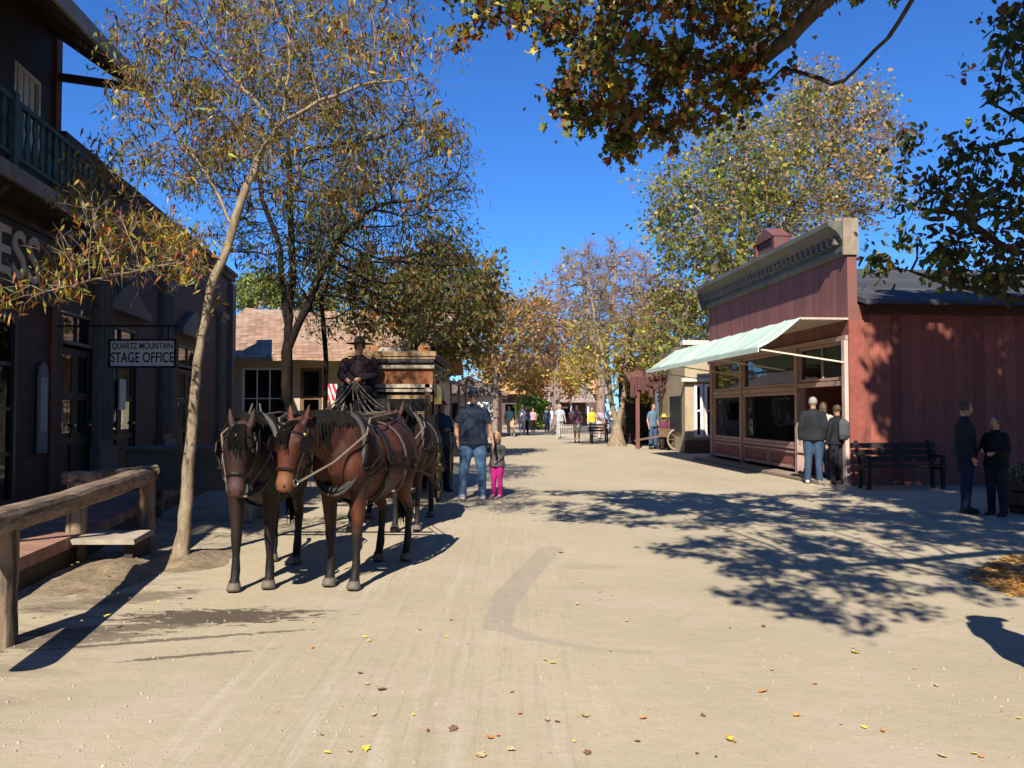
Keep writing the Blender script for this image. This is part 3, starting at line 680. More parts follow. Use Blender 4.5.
# long low store with an orange-tan roof closing the far end of the street
FY = 82.0; fx0 = P(486,400,FY).x; fx1 = P(602,400,FY).x
fs_ = thing('far_store', 'long low building with a broad orange-tan roof closing the far end of the street', 'building', (fx0,FY,0), 0)
ez = P(0,393,FY-1).z; rz2 = P(0,354,FY+5).z
mb = MB().holes(0,fx1-fx0,0,ez,0,.15,[(2,3,.05,2.1),(5,6.4,.8,2.0),(8.5,9.9,.8,2.0)]); mb.box(0,.15,.151,10,0,ez).box(fx1-fx0-.15,fx1-fx0,.151,10,0,ez).box(.15,fx1-fx0-.15,9.85,10,0,ez); obj('wall', mb, pw, fs_)
gable_roof(fs_, fx1-fx0, 10, ez, rz2-ez, .4, 1.0, .12, tilemat('orange_tan_shakes', (.42,.20,.09), (.58,.31,.15), (.48,.30,.17), .35), .05)
# ================================================================ RIGHT: red false-front store
far_ = Vector((6.10, 24.4, 0)); near_ = Vector((6.74, 15.8, 0)); RD = (near_-far_); RW = RD.length; RZR = math.atan2(RD.y, RD.x)
rs = thing('false_front_store', 'dark red wooden store with tall corniced false front and green sloping awning', 'building', far_, RZR)
red = boards('red_boards', (.20,.060,.048), 'z', .13, .22, .7, dirt=(.13,.055,.05))
redside = boards('red_painted_wall', (.26,.075,.05), 'y', .22, .3, .85, gap=.3, dirt=(.13,.05,.038))
redtrim = mat('red_painted_trim', (.25,.07,.05), .8, .25, 6)
redface = boards('faded_red_fascia', (.185,.072,.060), 'x', .16, .25, .75, dirt=(.12,.05,.045))
trim = pink_trim
GT = 2.98
# piers and header
mb = MB(); mb.box(0,.3,-.0,.2,0,GT).box(RW-.1,RW,0,.2,0,GT)
obj('pier', mb, red, rs)
mb = MB(); mb.box(0,RW,0,.2,GT,4.62); obj('upper_wall', mb, redface, rs)
Dp = 14.0
side = MB().box(RW-.18, RW, .2, Dp, 0, 3.62).box(0,.18,.2,Dp,0,3.62).box(.18,RW-.18,Dp-.18,Dp,0,3.62)
obj('side_wall', side, redside, rs, label='red side wall')
obj('interior', MB().box(.2,RW-.2,3.2,3.25,.02,3.55).box(.2,RW-.2,.25,3.2,3.3,3.35).box(.2,RW-.2,.25,3.2,.06,.1), dark_room, rs)
# side corner boards, eave board
obj('corner_board', MB().box(RW+.002, RW+.03, .0, .32, 0, 3.3), redtrim, rs)
obj('eave_board', MB().box(RW+.002, RW+.05, .32, Dp, 3.42, 3.62), mat('dark_red_trim', (.08,.025,.02), .7,.2,6), rs)
# glazed front
x1, x2, x3, x4 = .3, 2.74, 6.26, RW-.12
for a_, b_, nx in ((x1,x2,3),(x2,x3,3)):
    window(rs, a_+.06, b_-.06, .68, 1.93, .03, 1, 1, fm=trim, fw=.07, name='shop_window')
    window(rs, a_+.06, b_-.06, 2.06, 2.9, .03, 1, 1, fm=trim, fw=.06, name='transom_window')
mb = MB()
for x in (x1, x2, x3): mb.box(x-.06, x+.06, -.05, .15, 0, 2.98)
mb.box(x1+.061, x2-.061, -.02, .15, 1.94, 2.05).box(x2+.061, x3-.061, -.02, .15, 1.94, 2.05)
mb.box(x1+.061, x2-.061, -.02, .15, .60, .67).box(x2+.061, x3-.061, -.02, .15, .60, .67)
mb.box(0, RW, -.06, -.002, 2.905, 3.0).box(x3+.061, x4, -.03, .15, 2.0, 2.1)
obj('window_trim', mb, trim, rs)
mb = MB().box(x1+.06,x2-.06,.03,.12,.12,.6).box(x2+.06,x3-.06,.03,.12,.12,.6); obj('base_panel', mb, red, rs)
mb = MB()
for a_, b_ in ((x1+.1,x2-.1),(x2+.1,4.5),(4.55,x3-.1)):
    mb.box(a_,b_,.0,.029,.5,.56).box(a_,b_,.0,.029,.14,.2).box(a_,a_+.06,.0,.029,.2,.5).box(b_-.06,b_,.0,.029,.2,.5)
obj('panel_moulding', mb, pink_trim, rs)
window(rs, x3+.08, x4-.02, 2.12, 2.9, .03, 2, 1, fm=trim, fw=.06, name='transom_window', bars=.05)
# near corner post, cream
obj('corner_post', MB().box(RW-.13, RW-.01, -.08, -.002, 0, 2.9), mat('pale_pink_post', (.52,.40,.34), .6, .15, 8), rs)
# recessed doorway
obj('entry_side', MB().box(x3+.061, x3+.12, .151, 1.2, 0, 2.9), red, rs)
window(rs, x3+.15, x3+.8, .7, 2.0, 1.2, 1, 1, fm=cream, fw=.06)
door(rs, x3+.85, x4-.3, .05, 2.05, 1.2, wood_brown, 3, True)
obj('entry_wall', MB().holes(x3+.12, RW-.19, 0, 3.3, 1.22, 1.3, [(x3+.15,x3+.8,.7,2.0),(x3+.85,x4-.3,0.05,2.05)]), red, rs)
# cornice with cove and dentils
gc = mat('grey_green_cornice', (.10,.105,.085), .75, .3, 6, dirt=(.16,.13,.10))
mb = MB(); mb.prism([(0,4.62),(-.06,4.62),(-.10,4.7),(-.10,4.78),(-.07,4.8),(-.09,4.9),(-.14,5.0),(-.22,5.1),(-.34,5.18),(-.38,5.2),(-.38,5.3),(0,5.3)], -.12, RW+.0, 'yz')
obj('cornice', mb, gc, rs, bevel=0)
n = 34
for i in range(n):
    x = .1+i*(RW-.3)/(n-1); obj('dentil', MB().box(x-.05, x+.05, -.19, -.085, 4.86, 5.0), mat('cornice_dentil', (.15,.14,.11), .75,.3,6), rs)
obj('parapet', MB().box(0, RW+.0, .003, .2, 4.625, 5.3), gc, rs)
obj('parapet_end', MB().box(RW+.001, RW+.045, -.10, .22, 4.62, 5.36).box(RW-.12, RW-.001, -.24, .22, 5.302, 5.37), mat('bleached_board', (.25,.20,.14), .85,.3,8, dirt=(.24,.18,.13)), rs)
obj('parapet_end', MB().box(-.16, -.121, -.30, .2, 4.6, 5.4), gc, rs)
obj('pediment', MB().box(4.2, 5.3, -.10, .25, 5.302, 5.72).prism([(4.08,5.72),(5.42,5.72),(4.75,6.05)], -.16, .3).box(4.1,4.25,-.15,.28,5.303,5.72).box(5.25,5.4,-.15,.28,5.303,5.72), mat('dull_red_trim', (.13,.05,.045), .75,.3,7), rs)
# flat porch hood then sloping awning
def R3(x, y, z): return (x, y, z)
hz, fx = 3.34, -.98
obj('awning_frame', MB().box(-.25, RW+.02, fx, -.003, hz-.03, hz+.01), mat('cream_hood', (.46,.38,.30), .7,.2,6), rs)
mint = mat('mint_canvas', (.42,.53,.44), .7, .14, 1.0, bump=.1, dirt=(.62,.66,.58), spec=.2)
ox, oz = -1.86, 2.74
mb = MB(); nx_, ny_ = 30, 5; rg = random.Random(4)
grid = []
for i in range(nx_+1):
    x = -.5+(RW+.52)*i/nx_
    for j in range(ny_+1):
        q = j/ny_; y = fx+(ox-fx)*q; z = hz+.012+(oz-hz)*q - .05*math.sin(q*math.pi)*(1+.3*math.sin(i*1.1)) + .012*math.sin(i*2.1+j)
        grid.append((x,y,z))
mb.add(grid, [(i*(ny_+1)+j, (i+1)*(ny_+1)+j, (i+1)*(ny_+1)+j+1, i*(ny_+1)+j+1) for i in range(nx_) for j in range(ny_)])
aw = obj('awning', mb, mint, rs, smooth=True); sd_ = aw.modifiers.new('s','SOLIDIFY'); sd_.thickness = .015
for sx_ in (1.2,2.9,4.6,6.3,7.9): obj('awning_seam', MB().beam((sx_,fx-.01,hz+.022),(sx_,(fx+ox)/2,(hz+oz)/2-.03),.03,.012).beam((sx_,(fx+ox)/2,(hz+oz)/2-.03),(sx_,ox,oz+.014),.03,.012), mat('pale_seam', (.60,.64,.58), .7,.15,4), rs)
obj('awning_valance', MB().box(-.5, RW+.02, ox-.012, ox+.012, oz-.09, oz+.01), mat('pale_valance', (.5,.6,.52), .7,.15,4), rs)
for x in (-.4, 2.6, 5.6, RW-.05): obj('awning_bracket', MB().beam((x,ox+.05,oz-.03),(x,-.01,2.45),.03).beam((x,ox+.03,oz-.02),(x,fx,hz-.02),.03), cream, rs)
# roof behind the false front
roofm = tilemat('charcoal_shingles', (.028,.030,.036), (.055,.056,.062), (.035,.035,.04), .3)
# eaves left and right of the ridge that runs away from the street
mb = MB(); e_, rr, th = .35, 5.0, .1
mb.prism([(-e_,3.58),(RW/2,rr),(RW+e_,3.58),(RW+e_,3.58+th),(RW/2,rr+th+.04),(-e_,3.58+th)], .21, Dp+.4, 'xz'); obj('roof', mb, roofm, rs)
obj('gable_wall', MB().prism([(.2,3.62),(RW-.2,3.62),(RW/2,rr-.05)], Dp-.18, Dp-.01, 'xz'), redside, rs)
# stoop
obj('entrance_step', MB().box(.1, RW-.2, -.55, -.06, 0, .07), wood_grey, rs)
# lit three-bulb lamp inside
em = bpy.data.materials.new('lit_bulb'); em.use_nodes = True; em.node_tree.nodes['Principled BSDF'].inputs['Emission Color'].default_value = (1,.72,.4,1); em.node_tree.nodes['Principled BSDF'].inputs['Emission Strength'].default_value = 22
Mi = Matrix.Rotation(-RZR,4,'Z') @ Matrix.Translation(-far_)
lampw = thing('ceiling_lamp', 'lit three-globe ceiling lamp seen through the upper shop window', 'lamp', far_+Matrix.Rotation(RZR,3,'Z')@Vector((4.1,1.0,2.42)), RZR)
obj('stem', MB().tube([(0,0,.0),(0,0,.86)], .012, 6).beam((-.32,0,.0),(.32,0,.0),.02), brass, lampw)
for dx in (-.3,0,.3): obj('globe', MB().ball((dx,0,-.05),.05,10,8), em, lampw, smooth=True)
# ---------------------------------------------------------------- next shop with white windows, sunlit side
ss = thing('cream_shop', 'small cream shop with white mullioned windows beyond the red store', 'building', (P(685,400,27.5).x, 27.5, 0), rad(1))
W6 = 4.0; Hs = P(0,345,27.5).z
wz = P(0,384,27.5).z
hq = [(.32,.62,.55,wz),(.68,2.0,.55,wz)]
ochre = mat('ochre_plaster', (.36,.285,.18), .8,.15,5)
mb = MB().holes(0,W6,0,Hs,0,.15,hq); mb.box(0,.15,.151,6,0,Hs).box(W6-.15,W6,.151,6,0,Hs).box(.15,W6-.15,5.85,6,0,Hs); obj('wall', mb, ochre, ss)
for h in hq: window(ss, *h, -.02, 1 if h[0]<.5 else 3, 2, fm=white_paint, fw=.09, bars=.06)
obj('interior', MB().box(.2,W6-.2,1.2,1.25,0,Hs-.1), dark_room, ss)
obj('cornice', MB().box(-.15,W6+.1,-.2,.0-.003,wz+.08,wz+.2).box(-.1,W6+.1,-.15,.3,Hs+.001,Hs+.15), cream, ss)
obj('roof', MB().box(.0,W6,.16,5.84,Hs-.3,Hs-.2), wood_dark, ss)
obj('base_board', MB().box(-.03,W6,-.06,-.002,0,.45), wood_brown, ss)
obj('side_window', MB().box(-.04,-.003,.5,2.3,.7,2.0), black_paint, ss)
# ---------------------------------------------------------------- red-fringed porch shed
pY = 31.0
shd = thing('porch_shed', 'open dark red porch with ragged plank fringe and reddish posts', 'building', (P(634,410,pY).x, pY, 0), rad(1))
W7 = P(684,410,pY).x-P(634,410,pY).x; Zr = P(0,372,pY).z; Zf = P(0,384,pY).z
obj('roof', MB().prism([(-.3,Zf+.1),(4,Zr+.9),(4,Zr+.8),(-.3,Zf)], -.2, W7+.2, 'yz'), mat('rust_roof', (.13,.06,.045), .8,.3,6), shd)
rg = random.Random(2); mb = MB(); x = -.2
while x < W7+.1:
    w_ = rg.uniform(.1,.18); l = rg.uniform(.25,.7); mb.box(x, x+w_-.02, -.34-rg.uniform(0,.03), -.31, Zf-l+.15, Zf+.28); x += w_
obj('fringe', mb, mat('red_stain_planks', (.085,.032,.028), .85,.3,6), shd)
obj('wall', MB().box(0,W7,3.8,3.95,0,Zr+.75).box(W7-.12,W7,0,3.8,0,Zr), mat('very_dark_boards',(.03,.022,.02),.9,.3,5), shd)
for x, m_ in ((.1,mat('red_post',(.14,.055,.045),.8,.2,6)),(.85,mat('dark_blue_post',(.06,.09,.13),.7,.2,6)),(W7-.4,mat('red_post',(.3,.1,.08)))):
    obj('post', MB().box(x-.07,x+.07,-.28,-.14,0,Zf), m_, shd)
# wagon-wheel cart in the porch
def wheel(name, par, c, R, n, tyre_m, spoke_m, rz=0, tyre=.035, wd=.05):
    """wheel in the local yz-plane, axle along x"""
    c = Vector(c); k = 32; mb = MB(); vs = []
    for i in range(k):
        th = 2*math.pi*i/k
        for (r_, x_) in ((R,-wd/2),(R,wd/2),(R-tyre*1.8,wd/2),(R-tyre*1.8,-wd/2)): vs.append((c.x+x_, c.y+r_*math.cos(th), c.z+r_*math.sin(th)))
    mb.add(vs, [(i*4+a, i*4+(a+1)%4, ((i+1)%k)*4+(a+1)%4, ((i+1)%k)*4+a) for i in range(k) for a in range(4)])
    o = obj(name, mb, tyre_m, par)
    mb = MB()
    for i in range(n):
        th = 2*math.pi*i/n; mb.beam((c.x,c.y+.06*math.cos(th),c.z+.06*math.sin(th)), (c.x,c.y+(R-tyre)*math.cos(th),c.z+(R-tyre)*math.sin(th)), .035, .035, up=(1,0,0))
    obj('spokes', mb, spoke_m, o)
    obj('hub', MB().tube([(c.x-.1,c.y,c.z),(c.x-.06,c.y,c.z),(c.x+.06,c.y,c.z),(c.x+.1,c.y,c.z)], [.05,.08,.08,.05], 12), spoke_m, o)
    return o
cartp = P(678,430,29.5)
ct = thing('hand_cart', 'small two-wheeled wooden cart parked before the red porch', 'cart', (cartp.x, 29.5, 0), rad(80))
for sx in (-.45,.45): wheel('wheel', ct, (sx,0,.42), .42, 10, wood_grey, wood_brown)
obj('bed', MB().box(-.38,.38,-.7,.7,.5,.55).box(-.38,-.34,-.7,.7,.551,.8).box(.34,.38,-.7,.7,.551,.8), wood_brown, ct); obj('shaft', MB().beam((-.3,.7,.52),(-.3,1.6,.35),.05).beam((.3,.7,.52),(.3,1.6,.35),.05), wood_brown, ct)
# ---------------------------------------------------------------- slat bench by the red wall
def bench(loc, rz, label, L=1.7, m=None, group=None):
    b = thing('slatted_bench', label, 'bench', loc, rz, group); m = m or wood_dark
    obj('seat', MB().box(-L/2,L/2,-.24,-.13,.42,.45).box(-L/2,L/2,-.11,0,.42,.45).box(-L/2,L/2,.02,.13,.42,.45), m, b)
    bk = MB()
    for k in range(3): bk.beam((-L/2,.2+.03*k,.55+.13*k),(L/2,.2+.03*k,.55+.13*k),.025,.1)
    obj('backrest', bk, m, b)
    for sx in (-1,1):
        x = sx*(L/2-.12)
        obj('leg', MB().box(x-.03,x+.03,-.22,-.16,0,.42).box(x-.031,x+.031,.1,.16,0,.42).beam((x,.15,.42),(x,.29,.9),.05).box(x-.03,x+.03,-.24,.2,.36,.418).box(x-.03,x+.03,-.22,.16,.6,.64).box(x-.029,x+.029,-.22,-.17,.45,.6), iron, b)
    return b
bench((P(898,486,15.3).x, 15.2, 0), rad(4), 'dark slatted bench against the red side wall')
# planter barrel with bright flowers at the edge
pt = thing('planter_barrel', 'half barrel of red and yellow flowers in the shade beside the standing visitors', 'planter', (P(1030,480,11.6).x, 11.6, 0))
obj('barrel', MB().loft([(0,0,0),(0,0,.12),(0,0,.3),(0,0,.42)], [(.26,.26),(.31,.31),(.33,.33),(.31,.31)], n=18), wood_brown, pt, smooth=True)
obj('hoop', MB().loft([(0,0,.08),(0,0,.12)], [(.3,.3),(.316,.316)], n=18).loft([(0,0,.3),(0,0,.34)], [(.336,.336),(.334,.334)], n=18), iron, pt)
rg = random.Random(8)
for nm, m_, k in (('leaves', mat('planter_green',(.05,.10,.03),.8,.3,9), 260), ('red_blossoms', mat('red_petals',(.55,.06,.08),.6,.2,9), 45), ('yellow_blossoms', mat('yellow_petals',(.7,.5,.1),.6,.2,9), 35)):
    mb = MB()
    for _ in range(k):
        th = rg.uniform(0,6.28); r_ = rg.uniform(0,.36)*1; z = .42+rg.uniform(0,.35)*(1-r_*1.2)
        c = Vector((r_*math.cos(th), r_*math.sin(th), z + (.06 if nm != 'leaves' else 0)))
        a = Vector((rg.gauss(0,1),rg.gauss(0,1),rg.gauss(0,1))).normalized(); b_ = a.orthogonal().normalized(); s_ = .045
        mb.add([c-a*s_, c+b_*s_*.6, c+a*s_, c-b_*s_*.6], [(0,1,2,3)])
    obj(nm, mb, m_, pt)
# benches under the middle tree, barrier, and fence bits
bench((P(600,440,36).x, 36.5, 0), rad(8), 'reddish park bench left of the forked street tree', .95, mat('red_brown_slats',(.20,.09,.06),.7,.2,6))
bench((P(631,438,35).x, 35.0, 0), rad(-6), 'reddish park bench between the forked street tree and the red porch', .95, mat('red_brown_slats',(.20,.09,.06),.7,.2,6))
br = thing('picket_barrier', 'low pale picket barrier standing in the middle of the street', 'barrier', (P(566,440,40).x, 40, 0), 0)
mb = MB(); 
for i in range(9): mb.box(-.44+i*.105, -.40+i*.105, -.012,.012, .1,.78)
fade = mat('faded_picket', (.36,.32,.25), .8, .2, 6)
obj('pickets', mb, fade, br); obj('rails', MB().box(-.48,.5,.013,.035,.2,.26).box(-.48,.5,.013,.035,.62,.68), fade, br)
for sx in (-.46,.46): obj('leg', MB().box(sx-.03,sx+.03,-.2,.2,0,.05).box(sx-.025,sx+.025,-.03,.012,.05,.85), fade, br)
# ================================================================ people
def skinmat(name, c): 
    m, t, b, co = newmat(name) if name not in MATS else (MATS[name],)*4
    if name in MATS: return MATS[name]
    t.l.new(t.ramp(t.noise(co, 9, 3), .3, .7, tuple(x*.85 for x in c), tuple(min(1,x*1.12) for x in c)), b.inputs['Base Color'])
    b.inputs['Roughness'].default_value = .5; b.inputs['Subsurface Weight'].default_value = .05; MATS[name] = m; return m
def cloth(name, c): return mat('cloth_'+name, c, .85, .3, 9, bump=.7, spec=.15, stretch=(1,1,.6))
def hairm(name, c): return mat('hair_'+name, c, .55, .35, 40, stretch=(1,1,.15), bump=.5, spec=.5)
SKIN = skinmat('skin', (.42,.22,.14)); SKIN2 = skinmat('skin_tanned', (.30,.15,.09))
def person(label, loc, rz, H=1.75, legs=None, arms=None, lean=0.0, top=None, trousers=None, shoes=None, hair=None, hat=None, sleeves='short', skirt=None,
           skin=None, near=False, build=1.0, head_turn=0.0, seated=0.0, group=None, hairlen=0, extra=None, hk=1.0, bare_legs=False, hat_brim=False, backpack=None):
    """faces local -Y. legs: [(hip,knee,ankle,toe) offsets] or None; arms: per side (elbow,wrist) in body metres for H=1.75"""
    s = H/1.75; t = thing('person', label, 'person', loc, rz, group); vx = (.0085 if near else .02)*max(s,.6)
    skin = skin or SKIN; V = Vector; B = build
    drop = seated
    pel = V((0,0,.95-drop)); 
    def up(z, x=0, y=0): return V((x, y-math.sin(lean)*(z-.95), .95-drop+math.cos(lean)*(z-.95)))
    hips = [up(.92, -.095), up(.92, .095)]
    if legs is None: legs = [((-.10,.0,.50),(-.11,.03,.085)), ((.10,-.02,.50),(.12,-.01,.085))]
    sh = [up(1.44,-.175*B), up(1.44,.175*B)]
    if arms is None: arms = [((-.25,.03,1.14),(-.26,-.06,.88)), ((.25,.03,1.14),(.26,-.04,.88))]
    arms = [(V(a), V(b)) for a, b in arms]; legs = [(V(a), V(b)) for a, b in legs]
    neck = up(1.50, 0, .0); hd = up(1.515+.12*hk, 0, -.015)
    Rm = Matrix.Rotation(head_turn, 3, 'Z')
    def hp(x, y, z): return hd + Rm@V((x, y, z))*hk
    K = lambda q: [(a*hk, b*hk) for a, b in q]
    m = MB()
    m.loft([up(.88),up(.95),up(1.08),up(1.25),up(1.38),up(1.46),up(1.50)], [(.13,.09),(.155,.105),(.13*B,.095*B),(.16*B,.11*B),(.17*B,.105),(.12,.075),(.06,.06)], n=14)
    m.loft([up(1.46),up(1.50),up(1.56),up(1.60)], [(.07,.065),(.056,.058),(.053,.055),(.05,.055)], n=12)
    m.loft([hp(0,.005,-.118),hp(0,-.012,-.09),hp(0,-.008,-.05),hp(0,0,0),hp(0,.004,.05),hp(0,.006,.09),hp(0,.006,.112),hp(0,.006,.12)],
           K([(.025,.03),(.048,.06),(.062,.082),(.073,.093),(.075,.096),(.062,.08),(.035,.05),(.008,.01)]), side=tuple(Rm@V((1,0,0))), n=16)
    m.loft([hp(0,-.086,.03),hp(0,-.098,.0),hp(0,-.108,-.022),hp(0,-.09,-.034)], [(.010,.008),(.012,.012),(.016,.013),(.012,.008)], n=8)   # nose
    m.ball(hp(0,-.088,-.058), (.024,.012,.010), 8, 6)                                                                          # lips
    for sx in (-1,1): m.ball(hp(sx*.077,.008,-.005), (.010,.02,.030), 8, 6)
    for i in (0,1):
        k, an = legs[i]; h = hips[i]
        m.loft([h+V((0,0,.05)), h, h.lerp(k,.5), k, k.lerp(an,.35), k.lerp(an,.75), an, an-V((0,0,.04))], [(.085,.09),(.088,.09),(.072,.075),(.054,.056),(.055,.058),(.042,.042),(.037,.04),(.04,.05)], n=12)
        m.loft([an+V((0,.05,-.05)), an+V((0,-.02,-.045)), an+V((0,-.1,-.055)), an+V((0,-.17,-.065))], [(.032,.03),(.04,.038),(.042,.026),(.034,.015)], n=10)
        e, w_ = arms[i]; S = sh[i]-V(((.03 if sh[i].x > 0 else -.03),0,.035)); d = (w_-e).normalized()
        m.loft([S, S.lerp(e,.15), S.lerp(e,.6), e, e.lerp(w_,.3), w_], [(.042*B,.042*B),(.046*B,.046*B),(.044*B,.044*B),(.037,.037),(.038*B,.038*B),(.026,.024)], n=10)
        sx = -1 if i == 0 else 1
        pd = d; out = V((sx,0,0)); out = (out-pd*out.dot(pd)).normalized(); nb = pd.cross(out).normalized()
        m.loft([w_-pd*.01, w_+pd*.03, w_+pd*.085], [(.024,.018),(.02,.038),(.016,.04)], side=tuple(out), n=8)
        for q, (off, L_) in enumerate(((-.030,.072),(-.010,.082),(.011,.076),(.030,.06))):
            b0 = w_+pd*.075+nb*off; c1 = b0+pd*L_*.5-out*.006; c2 = b0+pd*L_*.9-out*.028
            m.tube([b0, c1, c2], [.0098,.0092,.0075], 6)
        tb0 = w_+pd*.03+nb*(-.03)*1; m.tube([tb0, tb0+pd*.035-nb*.022-out*.008, tb0+pd*.065-nb*.022-out*.022], [.0115,.0105,.008], 6)
    sc = Matrix.Scale(s, 4)
    me = remesh(m, .0085 if near else .018, 2, .4); me.transform(sc)
    b = obj('body', me, skin, t, smooth=True)
    if near:
        ey = MB()
        for sx in (-1,1): ey.ball(hp(sx*.032,-.086,.006)*s, .010*s, 8, 6)
        obj('eyes', ey, black_paint, t)
    # trousers
    g = .018
    if trousers is not None:
        m = MB()
        m.loft([up(.84),up(.9),up(1.0),up(1.04)], [(.14,.105),(.175*B,.13*B),(.165*B,.125*B),(.155*B,.115*B)], n=14)
        for i in (0,1):
            k, an = legs[i]; h = hips[i]
            end = an+V((0,0,-.045)) if not bare_legs else k.lerp(h,.2)
            seq = [(h+V((0,0,.05)),.10),(h,.108),(h.lerp(k,.5),.095)]
            seq += [(k,.078),(k.lerp(an,.4),.075),(k.lerp(an,.8),.066),(end,.066)] if not bare_legs else [(end,.095)]
            m.loft([p for p,_ in seq], [(r*B if j<3 else r, (r+.004)*B if j<3 else r+.004) for j,(p,r) in enumerate(seq)], n=12)
        me = remesh(m, .012 if near else .02, 2); me.transform(sc); obj('trousers', me, trousers, t, smooth=True)
    if skirt is not None:
        m = MB().loft([up(1.06),up(.9),up(.7),up(.52)], [(.15,.11),(.19,.15),(.24,.2),(.29,.25)], n=18); me = remesh(m, .02, 2); me.transform(sc); obj('skirt', me, skirt, t, smooth=True)
    if top is not None:
        m = MB()
        m.loft([up(.87),up(.96),up(1.08),up(1.25),up(1.37),up(1.44),up(1.49),up(1.525)], [(.222*B,.152*B),(.212*B,.15*B),(.182*B,.138*B),(.182*B,.132*B),(.178*B,.122*B),(.145*B,.098),(.088,.078),(.066,.066)], n=16)
        for i in (0,1):
            e, w_ = arms[i]; S = sh[i]
            S = S-V((.012*(1 if S.x > 0 else -1),0,.02)); S0 = S+V((-.045 if S.x > 0 else .045,0,.045))
            if sleeves == 'short': pts = [S0, S, S.lerp(e,.3), S.lerp(e,.72)]; rr_ = [.032,.056,.062,.062]
            else: pts = [S0, S, S.lerp(e,.4), e, e.lerp(w_,.4), w_]; rr_ = [.032,.058,.060,.054,.05,.04]
            m.loft(pts, [(r*B,r*B) for r in rr_], n=12)
        me = remesh(m, .012 if near else .02, 2); me.transform(sc); obj('jacket' if sleeves != 'short' else 'shirt', me, top, t, smooth=True)
    # shoes
    m = MB()
    for i in (0,1):
        k, an = legs[i]
        m.loft([an+V((0,.075,-.05)), an+V((0,.055,-.045)), an+V((0,-.03,-.04)), an+V((0,-.11,-.052)), an+V((0,-.19,-.062)), an+V((0,-.205,-.066))], [(.03,.03),(.042,.04),(.047,.045),(.05,.034),(.042,.022),(.02,.012)], n=12)
        m.loft([an+V((0,.01,-.05)), an+V((0,.0,.01))], [(.045,.05),(.046,.05)], n=10)
    me = remesh(m, .01 if near else .02, 1); me.transform(sc); obj('shoes', me, shoes or cloth('shoe_dark', (.03,.03,.035)), t, smooth=True)
    if hair is not None:
        m = MB()
        m.loft([hp(0,.012,-.02-.0),hp(0,.012,.03),hp(0,.012,.075),hp(0,.01,.11),hp(0,.008,.13)], K([(.083,.085),(.087,.098),(.078,.092),(.05,.06),(.012,.014)]), side=tuple(Rm@V((1,0,0))), n=16)
        if hairlen: m.loft([hp(0,.055,.06),hp(0,.07,0),hp(0,.075,-.08),hp(0,.07,-.08-hairlen)], K([(.06,.05),(.085,.05),(.09,.045),(.06,.03)]), n=14); 
        me = remesh(m, .009, 2); 
        # keep the face free: drop hair in front of and below the brow
        bm = bmesh.new(); bm.from_mesh(me); inv_ = Rm.inverted()
        kill = [v for v in bm.verts if (lambda q: q.y < -.045*hk and q.z < .058*hk)(inv_@(v.co-hd))]
        bmesh.ops.delete(bm, geom=kill, context='VERTS'); bm.to_mesh(me); bm.free()
        me.transform(sc); obj('hair', me, hair, t, smooth=True)
    if hat is not None:
        m = MB()
        if hat_brim:
            m.loft([hp(0,.01,.055),hp(0,.01,.062)], [(.20,.22),(.202,.222)], side=tuple(Rm@V((1,0,0))), n=24)
            m.loft([hp(0,.01,.06),hp(0,.01,.1),hp(0,.01,.16),hp(0,.01,.175)], [(.088,.105),(.084,.1),(.068,.085),(.04,.055)], side=tuple(Rm@V((1,0,0))), n=20)
        else:
            m.loft([hp(0,.008,.05),hp(0,.008,.1),hp(0,.008,.13),hp(0,.008,.142)], [(.088,.104),(.08,.095),(.05,.06),(.012,.014)], side=tuple(Rm@V((1,0,0))), n=18)
            m.loft([hp(0,-.07,.062),hp(0,-.12,.060),hp(0,-.17,.048)], [(.075,.006),(.07,.006),(.045,.005)], side=tuple(Rm@V((1,0,0))), n=14)
        mm = bpy.data.meshes.new('hat'); mm.from_pydata(m.v, [], m.f); mm.transform(sc); obj('hat' if hat_brim else 'cap', mm, hat, t, smooth=True)
    if backpack is not None:
        m = MB().loft([up(1.0,0,.2),up(1.1,0,.22),up(1.35,0,.21),up(1.45,0,.18)], [(.12,.06),(.15,.09),(.14,.08),(.08,.04)], n=12); me = remesh(m, .02, 2); me.transform(sc); obj('backpack', me, backpack, t, smooth=True)
    return t
navy = cloth('navy', (.022,.03,.05)); denim = cloth('denim', (.07,.13,.23)); dark = cloth('black', (.015,.015,.018)); whitec = cloth('white', (.6,.6,.58))
magenta = cloth('magenta', (.42,.02,.17)); blond = hairm('blond', (.72,.48,.20)); brownh = hairm('brown', (.06,.035,.02)); greyh = hairm('grey', (.3,.28,.26))
g1 = G(473,499)
man = person('man in navy t-shirt, blue jeans and dark cap holding a little girl by the hand', (g1.x, g1.y, 0), rad(6), 1.84,
    legs=[((-.14,-.01,.50),(-.17,.04,.085)),((.13,-.03,.50),(.15,-.02,.085))], arms=[((-.27,.05,1.16),(-.25,-.05,.92)),((.27,.02,1.15),(.31,-.07,.92))],
    top=navy, trousers=denim, shoes=cloth('pale_shoe',(.5,.5,.48)), hair=brownh, hat=navy, near=True, build=1.12, head_turn=rad(-8))
g2 = G(496,497)
